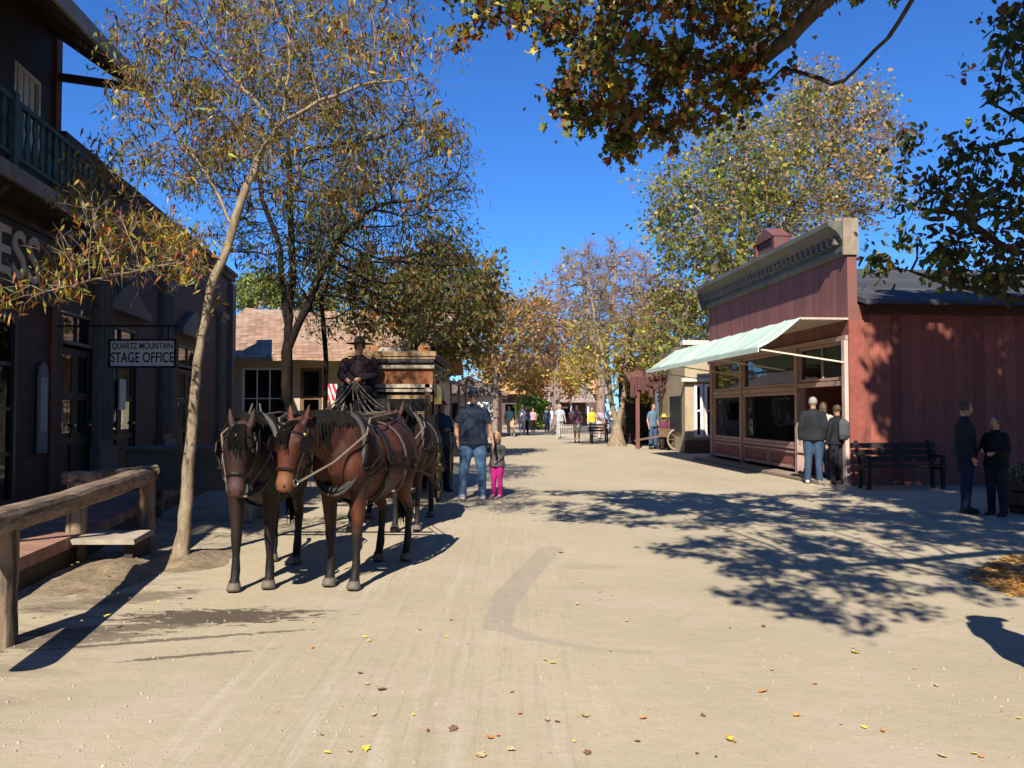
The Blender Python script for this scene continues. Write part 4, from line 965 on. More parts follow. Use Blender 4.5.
# her near hand reaches up to his
person('small blond girl in magenta trousers and dark top beside the man in navy', (g2.x+.02, g2.y, 0), rad(-25), 1.06,
    legs=[((-.10,-.01,.50),(-.12,.02,.085)),((.09,-.0,.50),(.10,.0,.085))], arms=[((-.28,.0,1.28),(-.36,-.08,1.46)),((.22,-.04,1.2),(.12,-.16,1.06))],
    top=cloth('grey_print',(.10,.09,.09)), trousers=magenta, shoes=cloth('pink_shoe',(.6,.25,.35)), hair=blond, near=True, build=1.15, hk=1.38, hairlen=.12, head_turn=rad(20), sleeves='long')
g3 = P(441,470,14.6)
person('person in dark blue jacket and red cap half hidden beside the coach', (g3.x, 14.6, 0), rad(40), 1.66, top=cloth('deep_blue',(.02,.04,.06)), trousers=dark, hair=brownh, sleeves='long', hat=cloth('red_cap',(.35,.03,.04)),
    arms=[((-.26,.0,1.18),(-.12,-.25,1.2)),((.26,.0,1.18),(.14,-.26,1.22))])
# group at the shop door
g4 = G(808,482)
person('grey-haired man in black jacket and blue jeans at the shop door', (g4.x, 16.2, 0), rad(160), 1.76, top=cloth('black_jacket',(.02,.022,.025)), trousers=cloth('dark_denim',(.04,.07,.12)), hair=greyh, sleeves='long', build=1.1, shoes=whitec, backpack=None)
person('visitor in pale top and dark jeans waiting in the shop doorway', (P(826,480,16.6).x, 16.7, 0), rad(150), 1.66, top=cloth('stone',(.42,.38,.33)), trousers=cloth('indigo',(.05,.08,.16)), hair=brownh, hairlen=.15, sleeves='long', backpack=None)
person('visitor all in black beside the pale corner post of the shop', (P(838,480,16.0).x, 16.0, 0), rad(200), 1.6, top=dark, trousers=cloth('black_jeans',(.02,.02,.03)), hair=brownh, sleeves='long', backpack=cloth('grey_pack',(.08,.08,.09)))
# people in deep shade at right
person('taller visitor in charcoal jacket standing in the tree shade at the far right', (P(966,500,11.6).x, 11.6, 0), rad(70), 1.62, top=cloth('charcoal',(.03,.03,.035)), trousers=cloth('navy_jeans',(.02,.03,.06)), hair=brownh, sleeves='long', build=1.15)
person('shorter visitor in black coat facing the taller one by the planter', (P(997,500,11.3).x, 11.3, 0), rad(-60), 1.40, top=dark, trousers=cloth('black_jeans',(.02,.02,.03)), hair=brownh, sleeves='long', backpack=cloth('dark_pack',(.05,.05,.055)), arms=[((-.24,-.05,1.16),(-.1,-.28,1.15)),((.24,-.05,1.16),(.12,-.28,1.12))])
person('visitor in dark jacket and brimmed cap just past the right edge of the street', (2.93,3.75,0), rad(100), 1.80, top=dark, trousers=denim, hat=dark, hair=brownh, sleeves='long', build=1.15)
# far visitors: (px, py feet, Y, height, heading, top, bottoms, label bits)
def C_(n, c): return cloth(n, c)
farp = [
 (577,443,None,1.70,175,C_('plum',(.14,.07,.10)),None,'walker in plum top and pale shorts with bare legs','shorts',(.45,.5,.4)),
 (560,441,42,1.78,10,C_('light_grey',(.38,.40,.42)),C_('grey_trs',(.3,.32,.34)),'walker in light grey near the picket barrier',None,None),
 (592,437,None,1.62,-20,C_('mustard',(.70,.42,.04)),C_('blue_jean',(.05,.16,.28)),'walker in mustard yellow top and blue jeans',None,None),
 (600,437,41,1.58,10,C_('pale_pink',(.62,.5,.52)),C_('pink_trs',(.6,.5,.5)),'walker in pale pink beside the yellow-topped walker',None,None),
 (605,434,52,1.75,0,C_('sky_blue',(.22,.36,.5)),dark,'walker in light blue behind the pale pink walker',None,None),
 (509,436,46,1.72,15,C_('teal',(.20,.38,.40)),C_('khaki',(.35,.3,.22)),'walker in teal top on the left by the porch posts',None,None),
 (513,437,44.5,1.05,15,C_('peach',(.6,.3,.2)),C_('tan_trs',(.3,.22,.15)),'child in peach top next to the teal-topped walker',None,None),
 (522,435,47,1.76,-10,C_('white_shirt',(.66,.64,.7)),C_('lilac_trs',(.3,.28,.42)),'walker in white shirt and lilac trousers',None,None),
 (526,435,48,1.70,5,C_('dark_teal',(.04,.10,.14)),dark,'walker in dark teal right behind the white-shirted walker',None,None),
 (533,433,55,1.6,0,C_('pinkish',(.5,.3,.33)),dark,'small distant walker in dusty pink under the green bush',None,None),
 (552,433,57,1.65,0,C_('bright_white',(.72,.72,.72)),C_('grey_trs',(.3,.32,.34)),'distant walker in bright white near the end hall',None,None),
 (572,432,63,1.68,0,C_('cream_top',(.6,.55,.45)),C_('brown_trs',(.15,.1,.07)),'distant walker in cream top',None,None),
 (612,434,50,1.7,0,C_('off_white',(.6,.6,.55)),C_('denim2',(.1,.15,.22)),'walker in off-white just left of the forked tree',None,None),
 (628,436,39,1.62,0,C_('lemon',(.75,.65,.05)),C_('grey_trs',(.3,.32,.34)),'walker in lemon yellow between the forked tree and red porch',None,None),
 (547,434,54,1.72,0,C_('slate',(.12,.14,.18)),C_('slate_trs',(.1,.1,.12)),'distant walker in slate grey beside the green bush',None,None),
]
for i, (px, py, Y, H, hd_, tp, tr_, lb, ex, exc) in enumerate(farp):
    if Y is None: Y = G(px, py).y
    x = P(px, 420, Y).x; st = .1*(1 if i % 2 else -1)
    lg = [((-.09,-.08-st,.51),(-.09,.02-st*2,.10)),((.09,.04+st,.50),(.09,.10+st*2,.09))]
    ar = [((-.23,.06+st,1.15),(-.24,-.02+st*1.6,.90)),((.23,.04-st,1.15),(.24,-.06-st*1.6,.90))]
    person(lb, (x,Y,0), rad(hd_), H, legs=lg, arms=ar, top=tp, trousers=tr_ or C_('pale_shorts',exc), hair=(brownh,blond,greyh)[i%3], bare_legs=ex == 'shorts', sleeves='short' if i%2 else 'long', hairlen=.12 if i%3 == 1 else 0)
# seated figure with yellow hat in the red porch
sx_ = P(665,430,30).x
person('seated visitor in yellow hat in the shadow of the red porch', (sx_,30.2,0), rad(15), 1.7, seated=.42, legs=[((-.12,-.42,.52),(-.13,-.45,.085)),((.12,-.42,.52),(.13,-.42,.085))], arms=[((-.24,-.05,.75),(-.15,-.32,.62)),((.24,-.05,.75),(.15,-.32,.62))], top=C_('burgundy',(.12,.03,.06)), trousers=dark, hat=C_('yellow_hat',(.75,.6,.08)), hat_brim=True, hair=brownh)
bx_ = thing('porch_stool', 'plain wooden stool under the seated visitor in the yellow hat', 'stool', (sx_,30.26,0)); obj('seat', MB().box(-.2,.2,-.18,.2,.41,.45), wood_brown, bx_)
for a_ in (-.16,.16):
    for c_ in (-.14,.16): obj('leg', MB().box(a_-.02,a_+.02,c_-.02,c_+.02,0,.41), wood_brown, bx_)
person('visitor in denim blue standing at the dark blue post of the red porch', (P(652,430,30.6).x,30.4,0), rad(30), 1.72, top=C_('slate_blue',(.10,.16,.22)), trousers=C_('indigo',(.05,.08,.16)), hair=brownh)
# ================================================================ horses
def horsemat(name, base, hi, dk=(.010,.008,.007), muzzle=None):
    m, t, b, co = newmat(name); s = t.sep(co)
    n = t.noise(co, 3.5, 5, .6); fine = t.noise(t.mapping(co, sc=(6,6,1.5)), 30, 3, .6)
    c = t.ramp(n, .35, .68, base, hi); c = t.mix(t.m('MULTIPLY', t.smooth(t.noise(co, 1.1, 3, .5), .42, .62), .6), c, dk); c = t.mix(t.m('MULTIPLY', t.smooth(t.noise(co, 7, 6, .75), .58, .78), .08), c, (.22,.15,.10))
    c = t.mix(t.m('MULTIPLY', fine, .3), c, dk)
    z = t.m('ADD', s[2], t.m('MULTIPLY', t.m('SUBTRACT', n, .5), .25))
    legs = t.m('SUBTRACT', 1.0, t.smooth(z, .40, .62)); c = t.mix(legs, c, dk)                 # black points
    top_ = t.smooth(z, 1.34, 1.46); back = t.m('SUBTRACT', 1.0, t.smooth(s[0], .5, .8)); c = t.mix(t.m('MULTIPLY', t.m('MULTIPLY', top_, back), .7), c, dk)
    hoof = t.m('SUBTRACT', 1.0, t.smooth(s[2], .068, .085)); c = t.mix(hoof, c, (.12,.10,.075))
    if muzzle: 
        mz = t.m('MULTIPLY', t.smooth(s[0], .95, 1.02), t.m('SUBTRACT', 1.0, t.smooth(s[2], .98, 1.08))); c = t.mix(t.m('MULTIPLY', mz, .75), c, muzzle)
    t.l.new(c, b.inputs['Base Color']); t.l.new(t.m('ADD', .46, t.m('MULTIPLY', n, .28)), b.inputs['Roughness']); b.inputs['Specular IOR Level'].default_value = .28
    t.l.new(t.bump(t.m('ADD', t.m('MULTIPLY', fine, .6), t.m('MULTIPLY', n, 1.6)), .3, .015), b.inputs['Normal']); return m
hamem = mat('worn_hame_metal', (.05,.04,.033), .5, .3, 20, metal=.3); strapm = mat('worn_brown_strap', (.075,.055,.04), .65, .3, 20)
manem = mat('horse_mane', (.006,.005,.0045), .8, .4, 50, stretch=(1,1,.2), bump=.3, spec=.12)
def horse(label, loc, rz, coat, head=(0,0), neck_down=0.0, legoff=(0,0,0,0), scale=1.0):
    """stands facing local +X. head=(yaw sideways, drop)"""
    t = thing('horse', label, 'horse', loc, rz, 'four-horse coach team'); V = Vector; m = MB()
    hy, hdz = head; d = neck_down
    m.loft([(.72,0,1.06),(.66,0,1.08),(.55,0,1.09),(.35,0,1.08),(.1,0,1.03),(-.2,0,1.01),(-.5,0,1.07),(-.75,0,1.11),(-.93,0,1.10),(-1.02,0,1.05)],
        [(.07,.10),(.15,.20),(.21,.28),(.245,.345),(.275,.345),(.285,.35),(.26,.32),(.255,.30),(.17,.23),(.05,.08)], side=(0,1,0), n=20)
    m.loft([(.42,0,1.33),(.2,0,1.36),(-.1,0,1.30)], [(.06,.08),(.07,.10),(.07,.08)], side=(0,1,0), n=12)      # withers
    poll = V((1.02,hy,1.50-d)); 
    n1 = V((.42,0,1.16)); n2 = V((.62,hy*.2,1.30-d*.3)); n3 = V((.82,hy*.6,1.42-d*.7))
    m.loft([n1,n2,n3,poll], [(.17,.27),(.12,.215),(.088,.165),(.075,.115)], side=(0,1,0), n=16)
    for sy in (-1,1): m.ball((.56,sy*.12,1.02), (.13,.11,.17), 14, 10)                                       # breast muscles
    # head
    yaw = math.atan2(hy*.8, .6); hdv = V((math.cos(yaw)*.30, math.sin(yaw)*.30, -.95)).normalized(); side = V((-math.sin(yaw), math.cos(yaw), 0)); fr = side.cross(hdv)*-1
    if fr.x < 0: fr = -fr
    def H(a, f=0, s_=0): return poll + hdv*a*.83 + fr*f*.98 + side*s_*1.04
    m.loft([H(-.06,-.02),H(0,.01),H(.10,.03),H(.20,.035),H(.32,.03),H(.44,.022),H(.53,.02),H(.585,.015),H(.60,.01)],
        [(.05,.05),(.092,.095),(.116,.122),(.104,.118),(.076,.086),(.062,.066),(.070,.066),(.056,.05),(.025,.025)], side=tuple(side), n=18, sq=.12)
    m.ball(H(.17,-.05), (.06,.05,.085), 12, 8)
    for sy in (-1,1): m.ball(H(.25,-.05,sy*.055), (.055,.045,.085), 12, 8); m.loft([H(.20,.085,sy*.06),H(.34,.07,sy*.045),H(.46,.05,sy*.03)], [(.018,.014),(.014,.012),(.008,.008)], n=8)
    for sy in (-1,1):
        m.ball(H(.135,.080,sy*.088), (.032,.032,.022), 10, 8)          # brow
        m.ball(H(.545,.06,sy*.035), (.018,.016,.02), 8, 6)           # nostril rim
        eb = H(-.04,.02,sy*.062); et = eb - hdv*.18 + side*sy*.03 + fr*.02
        m.loft([eb, eb.lerp(et,.35), eb.lerp(et,.75), et], [(.022,.018),(.032,.020),(.022,.014),(.005,.005)], side=tuple(side), n=10)
    legs = []
    for i, sy in enumerate((-1,1)):
        o = legoff[i]
        m.loft([(.48,sy*.13,1.12),(.46,sy*.145,.92),(.45+o*.3,sy*.14,.76),(.46+o*.55,sy*.13,.50),(.46+o*.6,sy*.13,.44),(.46+o*.8,sy*.13,.28),(.46+o*.95,sy*.13,.16),(.48+o,sy*.13,.10),(.50+o,sy*.13,.055),(.515+o,sy*.13,.0)],
            [(.09,.15),(.09,.12),(.068,.085),(.046,.050),(.047,.050),(.031,.036),(.040,.045),(.037,.042),(.055,.058),(.064,.072)], side=(0,1,0), n=14)
        o = legoff[2+i]
        m.loft([(-.70,sy*.13,1.14),(-.68,sy*.15,.98),(-.60,sy*.15,.82),(-.70+o*.4,sy*.14,.66),(-.86+o*.7,sy*.13,.55),(-.88+o*.7,sy*.13,.49),(-.85+o*.8,sy*.13,.32),(-.83+o*.9,sy*.13,.17),(-.80+o,sy*.13,.10),(-.78+o,sy*.13,.055),(-.765+o,sy*.13,.0)],
            [(.11,.22),(.115,.23),(.10,.15),(.062,.085),(.046,.065),(.044,.055),(.034,.040),(.042,.047),(.038,.042),(.054,.056),(.062,.068)], side=(0,1,0), n=14)
    me = remesh(m, .013, 5, .5)
    obj('body', me, coat, t, smooth=True)
    # eyes
    e = MB(); 
    for sy in (-1,1): e.ball(H(.170,.062,sy*.102), (.022,.022,.022), 8, 6)
    obj('eyes', e, mat('horse_eye',(.01,.006,.004),.08,.1,3,bump=0,spec=.8), t, smooth=True)
    nb = MB()
    for sy in (-1,1): nb.ball(H(.555,.072,sy*.036), (.010,.008,.013), 8, 6)
    obj('nostrils', nb, black_paint, t)
    # mane strands and forelock
    rg = random.Random(int(loc[0]*100)+7); mb = MB()
    for i in range(110):
        q = rg.random(); c = n1.lerp(n2, q*3) if q < .33 else (n2.lerp(n3,(q-.33)*3) if q < .66 else n3.lerp(poll,(q-.66)*3))
        hgt = .27-(.27-.13)*q; b0 = c+V((-.10*(1-q*.2),0,hgt*.93)); sd = rg.choice((-1,1,1)); L_ = rg.uniform(.16,.30)
        p1_ = b0+V((-.01,sd*.05,.02)); p2_ = p1_+V((rg.uniform(-.03,.03),sd*.06,-L_*.5)); p3_ = p2_+V((rg.uniform(-.03,.03),sd*.02,-L_*.5))
        mb.loft([b0-V((0,0,.02)),p1_,p2_,p3_], [(.008,.014),(.008,.018),(.006,.014),(.002,.003)], n=4, cap=False)
    for i in range(26):
        a_ = rg.uniform(-.035,.035); b0 = H(-.07,.06,a_); mb.loft([b0,H(.03,.155,a_*1.4),H(.11,.178,a_*1.6),H(rg.uniform(.17,.27),.172,a_*1.8+rg.uniform(-.02,.02))], [(.012,.010),(.011,.008),(.009,.006),(.002,.002)], n=4, cap=False)
    obj('mane', mb, manem, t)
    mb = MB()
    for i in range(60):
        th = rg.uniform(0,6.28); r_ = rg.uniform(.0,.05); L_ = rg.uniform(.55,.8); dx, dy = r_*math.cos(th), r_*math.sin(th)
        mb.loft([(-1.0,dy*.4,1.18),(-1.09+dx*.5,dy*.8,1.08),(-1.10+dx,dy*1.3,.8),(-1.07+dx*1.3,dy*1.5,1.1-L_)], [(.012,.012),(.013,.013),(.012,.012),(.003,.003)], n=4, cap=False)
    obj('tail', mb, manem, t)
    # harness -------------------------------------------------
    def strap(name, pts, w_, m_, th_=.006):
        mb = MB()
        for q in range(len(pts)-1): mb.beam(pts[q], pts[q+1], w_, th_)
        return obj(name, mb, m_, t)
    # collar: padded ring tilted round the neck base
    def ring(c, ry, rz, tilt, k=28):
        out = []
        for i in range(k+1):
            th = 2*math.pi*i/k; out.append(V(c)+V((math.sin(tilt)*-rz*math.sin(th), ry*math.cos(th), math.cos(tilt)*rz*math.sin(th))))
        return out
    rp = ring((.52,0,1.14), .205, .34, rad(22)); mb = MB(); mb.tube(rp, [.042]*len(rp), 8, cap=False); obj('collar', mb, leather, t, smooth=True)
    for sy in (-1,1):
        hp_ = [p+V((.035,0,0)) for p in ring((.52,0,1.14), .225, .37, rad(22), 28) if p.y*sy >= -.02]
        hp_.sort(key=lambda p: p.z); mb = MB(); mb.tube([hp_[0], *hp_[1:-1], hp_[-1]+V((-.02,sy*.03,.07))], [.011]*len(hp_), 6); obj('hame', mb, hamem, t)
        for k_ in range(4): mb = MB(); q_ = .05*k_; mb.tube([(.50,sy*.17,1.46),(.46-q_*.4,sy*(.27+q_*.1),1.30-q_*.3),(.42-q_,sy*(.315),1.12-q_),(.52-q_*.6,sy*.25,.99-q_*.5),(.60,sy*.16,.98)], [.008]*5, 5); obj('harness_line', mb, strapm if k_%2 else leather, t)
    def band(x, w_, name, m_, ys=1.0, dz=0, zr=.355, yr=.285, cz=1.03):
        mb = MB(); k = 28; vs = []
        for i in range(k):
            th = 2*math.pi*i/k
            for dx in (-w_/2, w_/2): vs.append((x+dx+.02*math.sin(th), yr*math.cos(th), cz+zr*math.sin(th)))
        for i in range(k):
            th = 2*math.pi*i/k
            for dx in (-w_/2, w_/2): vs.append((x+dx+.02*math.sin(th), (yr+.012)*math.cos(th), cz+(zr+.012)*math.sin(th)))
        fs = []
        for i in range(k):
            j = (i+1)%k; fs += [(2*i,2*j,2*j+1,2*i+1), (2*k+2*i,2*k+2*i+1,2*k+2*j+1,2*k+2*j), (2*i,2*k+2*i,2*k+2*j,2*j), (2*i+1,2*j+1,2*k+2*j+1,2*k+2*i+1)]
        mb.add(vs, fs); return obj(name, mb, m_, t)
    band(.12, .09, 'saddle_girth', leather, cz=1.03, zr=.375, yr=.292)
    band(-.30, .035, 'belly_strap', strapm, cz=1.02, zr=.362, yr=.296)
    obj('harness_saddle', MB().loft([(.12,-.14,1.385),(.12,-.07,1.425),(.12,0,1.435),(.12,.07,1.425),(.12,.14,1.385)], [(.06,.02),(.075,.03),(.08,.03),(.075,.03),(.06,.02)], side=(1,0,0), n=10), leather, t, smooth=True)
    band(-.62, .03, 'hip_strap', leather, cz=1.08, zr=.345, yr=.285)
    for sy in (-1,1):
        strap('trace', [(.58,sy*.24,1.02),(.3,sy*.30,1.0),(-.2,sy*.325,.96),(-.7,sy*.30,.90),(-1.1,sy*.27,.82),(-1.55,sy*.25,.62)], .045, leather, .012)
        strap('breeching_strap', [(.1,sy*.30,1.08),(-.3,sy*.31,1.06),(-.62,sy*.29,1.02),(-.95,sy*.2,1.0),(-1.05,0,.99)], .035, leather, .008)
        strap('back_strap', [(.12,sy*.015,1.43),(-.2,sy*.015,1.375),(-.6,sy*.015,1.41),(-.95,sy*.01,1.33)], .025, leather, .01)
    # bridle
    mb = MB()
    def hring(a_, ra, rb, f=.03, rr_=.010):
        k = 20; pts = [H(a_, f+rb*math.sin(2*math.pi*i/k), ra*math.cos(2*math.pi*i/k)) for i in range(k+1)]; mb.tube(pts, [rr_]*len(pts), 6, cap=False)
    hring(.06,.106,.128,.026); hring(.40,.072,.088,.024,.011); 
    for sy in (-1,1):
        mb.tube([H(.06,.02,sy*.110),H(.22,.01,sy*.106),H(.40,.0,sy*.076),H(.50,-.01,sy*.066)], [.009]*4, 6)
        mb.tube([H(-.02,-.0,sy*.09),H(.06,.02,sy*.110)], [.009]*2, 6)
        mb.tube([H(.06,.0,sy*.108),H(.20,-.09,sy*.07),H(.22,-.11,0)], [.007]*3, 5)
    obj('bridle', mb, leather, t)
    obj('browband_stud', MB().ball(H(.06,.158,0), (.014,.014,.014), 8, 6), steel, t)
    for sy in (-1,1):
        mb = MB(); c = H(.16,.075,sy*.140); pl_ = [c+hdv*a_+fr*b_ for a_, b_ in ((-.055,-.06),(-.06,.03),(-.035,.058),(.035,.058),(.06,.03),(.055,-.06))]
        off = side*sy*.006 + fr*.0; mb.add([*pl_, *[p+off for p in pl_]], [tuple(range(6)), tuple(range(11,5,-1))]+[(i,(i+1)%6,(i+1)%6+6,i+6) for i in range(6)]); obj('blinker', mb, leather, t)
        obj('bit_ring', MB().tube([H(.50+.03*math.cos(2*math.pi*i/12),-.01+.03*math.sin(2*math.pi*i/12),sy*.072) for i in range(13)], [.005]*13, 5, cap=False), steel, t)
        obj('rosette', MB().ball(H(.055,.05,sy*.108), (.016,.016,.016), 8, 6), brass, t)
    t['_bit'] = list(H(.50,-.01,0)); t.scale = (scale,)*3
    return t
bay = horsemat('bay_coat', (.022,.008,.005), (.085,.024,.011)); darkbay = horsemat('dark_bay_coat', (.008,.005,.004), (.042,.015,.009), muzzle=(.06,.026,.022)); redbay = horsemat('red_bay_coat', (.026,.008,.005), (.135,.034,.012), muzzle=(.19,.075,.03))
TM = []
def hd(dx, dy): return math.atan2(dy, dx)
TM.append(horse('dark bay coach horse at the front left of the team with head held straight', (-2.20,7.12,0), hd(.06,-1), darkbay, (.05,0), .19, (.03,-.06,0,.15)))
TM.append(horse('reddish bay coach horse at the front right of the team with tan muzzle', (-1.34,7.20,0), hd(-.20,-1), redbay, (-.15,0), .16, (-.05,.04,.08,0)))
TM.append(horse('bay coach horse in the second pair, nearest the street middle', (-1.30,10.35,0), hd(-.03,-1), bay, (-.05,0), .10, (.05,-.04,.1,-.04)))
TM.append(horse('dark coach horse in the second pair, mostly hidden behind the leaders', (-2.12,10.35,0), hd(.0,-1), darkbay, (.05,0), .10, (-.03,.05,0,.08)))
# ================================================================ stagecoach
cx_, cy_ = -2.04, 13.35
sc_ = thing('stagecoach', 'old wooden stagecoach with tan roof rails and dark body behind the horses', 'stagecoach', (cx_, cy_, 0), 0)
# local: front is -Y
tanw = mat('tan_coach_wood', (.30,.19,.095), .7, .4, 9, dirt=(.13,.08,.04), stretch=(.4,1,3)); orangep = mat('orange_brown_panel', (.26,.085,.025), .55, .3, 5, dirt=(.2,.08,.03)); coachdark = mat('coach_dark_body', (.05,.018,.014), .5, .3, 5); yellowp = mat('yellow_gear_paint', (.27,.18,.06), .6, .2, 7)
mb = MB().prism([(.2,1.0),(.45,.82),(1.0,.74),(1.6,.74),(2.2,.85),(2.5,1.05),(2.5,1.95),(.2,1.95)], -.66, .66, 'yz'); obj('body', mb, coachdark, sc_, bevel=.015)
for sx in (-1,1):
    x = sx*.668
    obj('door', MB().box(min(x,x+sx*.02),max(x,x+sx*.02),1.05,1.7,.85,1.9), orangep, sc_)
    obj('window', MB().box(min(x+sx*.001,x+sx*.026),max(x+sx*.001,x+sx*.026),1.15,1.6,1.42,1.84).box(min(x,x+sx*.026),max(x,x+sx*.026),.35,.9,1.42,1.84).box(min(x,x+sx*.026),max(x,x+sx*.026),1.85,2.35,1.42,1.84), black_paint, sc_)
# front assembly the photo shows: roof layers, orange panel, rail, post, dark opening, footboard
obj('roof', MB().prism([(-.72,2.26),(.72,2.26),(.72,2.30),(.3,2.345),(-.3,2.345),(-.72,2.30)], .0, 2.7), coachdark, sc_)
obj('roof_rail', MB().box(-.76,-.72,-.019,2.74,2.41,2.47).box(.72,.76,-.019,2.74,2.41,2.47).box(-.74,.74,.04,2.74,2.36,2.40), wood_dark, sc_)
obj('roof_rail', MB().box(-.74,.74,-.04,.039,2.36,2.40).box(-.76,.76,-.06,-.02,2.41,2.49), tanw, sc_); obj('roof_rail', MB().box(-.72,.72,-.05,-.01,2.303,2.353), mat('dark_band',(.03,.03,.03),.6,.2,6), sc_)
obj('roof_rail', MB().box(-.73,.73,-.055,.0-.003,2.20,2.257), mat('pale_band', (.40,.33,.23),.6,.15,6), sc_)
obj('front_panel', MB().box(-.70,.70,.0,.05,1.93,2.195), orangep, sc_)
obj('seat_rail', MB().box(-.72,.72,-.30,-.26,1.87,1.93).box(-.72,.72,-.32,-.28,1.80,1.845), mat('pale_band',(.62,.55,.42)), sc_)
obj('seat_back', MB().box(-.72,.72,-.26,-.22,1.64,1.75).box(-.70,-.62,-.30,-.23,1.3,1.93).box(.60,.68,-.30,-.23,1.3,1.93), tanw, sc_)
obj('driver_seat', MB().box(-.68,.68,-.72,-.2,1.50,1.57).box(-.64,.64,-.7,-.22,1.571,1.68), leather, sc_)
obj('front_boot', MB().prism([(.2,.85),(.2,1.47),(-.25,1.47),(-.75,1.2),(-1.0,1.15),(-1.02,1.1),(-.5,.78)], -.60, .60, 'yz'), coachdark, sc_)
obj('footboard', MB().beam((0,-.82,1.30),(0,-1.12,1.46),1.3,.04,up=(0,0,1)).box(-.66,.66,-.9,-.84,1.36,1.44), tanw, sc_)
obj('rear_boot', MB().prism([(2.51,.9),(3.1,1.0),(3.0,1.5),(2.51,1.6)], -.55, .55, 'yz'), leather, sc_)
obj('trunk_case', MB().box(-.55,.05,.5,1.2,2.41,2.64), tan_leather, sc_, bevel=.03); obj('trunk_case', MB().box(.15,.6,.6,1.1,2.41,2.56), wood_dark, sc_, bevel=.02)
obj('bedroll', MB().tube([(-.25,.15,2.48),(-.2,.15,2.49),(.1,.17,2.49),(.14,.17,2.48)], [.03,.085,.085,.03], 12), mat('canvas_bundle', (.50,.43,.32), .9, .2, 9), sc_, smooth=True)
obj('sack', MB().ball((.52,.3,2.52), (.12,.12,.15), 12, 8), mat('orange_sack', (.38,.16,.07), .9, .3, 9), sc_, smooth=True)
obj('carriage_gear', MB().box(-.06,.06,-.9,2.9,.62,.72).box(-.75,.75,-.34,-.22,.50,.60).box(-.75,.75,2.14,2.26,.58,.68).beam((-.5,-.6,.66),(-.5,2.9,.72),.05,.09).beam((.5,-.6,.66),(.5,2.9,.72),.05,.09), yellowp, sc_)
for sx in (-.82,.82):
    wheel('wheel', sc_, (sx,-.28,.55), .55, 12, iron, yellowp, tyre=.03); wheel('wheel', sc_, (sx,2.2,.68), .68, 14, iron, yellowp, tyre=.03)
obj('pole', MB().beam((0,-.6,.60),(0,-4.5,.66),.075,.09), wood_grey, sc_)
obj('swingletree', MB().beam((-.95,-1.45,.60),(.95,-1.45,.60),.06,.06).beam((-.9,-1.58,.60),(-.3,-1.58,.60),.045).beam((.3,-1.58,.60),(.9,-1.58,.60),.045), wood_grey, sc_)
obj('lead_bars', MB().beam((-.9,-4.3,.655),(.9,-4.3,.655),.05).beam((-.95,-4.45,.6),(-.3,-4.45,.62),.045).beam((.3,-4.45,.62),(.95,-4.45,.6),.045), wood_grey, sc_)
for sx in (-1,1):
    obj('coach_lamp', MB().box(sx*.76-.06,sx*.76+.06,.25,.37,1.6,1.85).prism([(sx*.76-.07,1.85),(sx*.76+.07,1.85),(sx*.76,1.95)], .24,.38), brass, sc_)
# driver
dr = person('coach driver in wide dark hat and dark coat holding the reins on the coach', (cx_-.44, cy_-.52, .80), rad(-4), 1.86, seated=.02, near=False,
    legs=[((-.16,-.42,.94),(-.18,-.50,.56)),((.16,-.42,.94),(.18,-.50,.56))], arms=[((-.26,-.08,1.18),(-.10,-.36,1.10)),((.26,-.08,1.18),(.12,-.36,1.12))],
    top=cloth('maroon_black',(.016,.010,.012)), trousers=dark, hat=cloth('dark_hat',(.030,.022,.018)), hat_brim=True, hair=brownh, sleeves='long', build=1.3, head_turn=rad(-10))
# helper passenger beside him in maroon
dg_ = bpy.context.evaluated_depsgraph_get(); dg_.update()
rn = thing('reins', 'leather driving reins running from the driver to the horses bits', 'reins', (0,0,0))
hand = Vector((cx_-.44, cy_-.52-.42, .80+1.11*1.06-.03))
for t in TM:
    bit = Vector(t['_bit']); del t['_bit']
    for sy in (-1,1):
        L3 = t.matrix_world
        e0 = L3@Vector((bit.x-.02, bit.y+sy*.078, bit.z)); e1 = L3@Vector((.30, sy*.17, 1.43)); e1b = L3@Vector((.55, sy*.24, 1.30)); e2 = L3@Vector((-.7, sy*.05, 1.48))
        pts = [e0, e0.lerp(e1b,.5)+Vector((0,0,-.04)), e1b, e1, e2]
        n = 6
        for q in range(1, n+1):
            f_ = q/n; p = e2.lerp(hand+Vector((sy*.03,0,0)), f_); p.z -= .22*math.sin(math.pi*f_); pts.append(p)
        mb = MB(); mb.tube(pts, [.009]*len(pts), 5); obj('rein', mb, mat('pale_worn_strap',(.16,.12,.085),.6,.2,10), rn)
# ================================================================ trees: space colonisation, every leaf a small folded face
def leafmat(name, pal=None, trans=.45, rough=.5):
    m = bpy.data.materials.new(name); m.use_nodes = True; t = NT(m); b = t.n['Principled BSDF']
    at = t.new('ShaderNodeAttribute'); at.attribute_name = 'leaf_colour'
    t.l.new(at.outputs['Color'], b.inputs['Base Color']); b.inputs['Roughness'].default_value = rough; b.inputs['Specular IOR Level'].default_value = .35
    tr = t.new('ShaderNodeBsdfTranslucent'); hs_ = t.new('ShaderNodeHueSaturation'); hs_.inputs['Value'].default_value = 1.25; hs_.inputs['Saturation'].default_value = 1.1
    t.l.new(at.outputs['Color'], hs_.inputs['Color']); t.l.new(hs_.outputs[0], tr.inputs[0])
    mx = t.new('ShaderNodeMixShader'); mx.inputs[0].default_value = trans
    t.l.new(b.outputs[0], mx.inputs[1]); t.l.new(tr.outputs[0], mx.inputs[2]); t.l.new(mx.outputs[0], t.n['Material Output'].inputs[0]); return m
LEAF = leafmat('leaf')
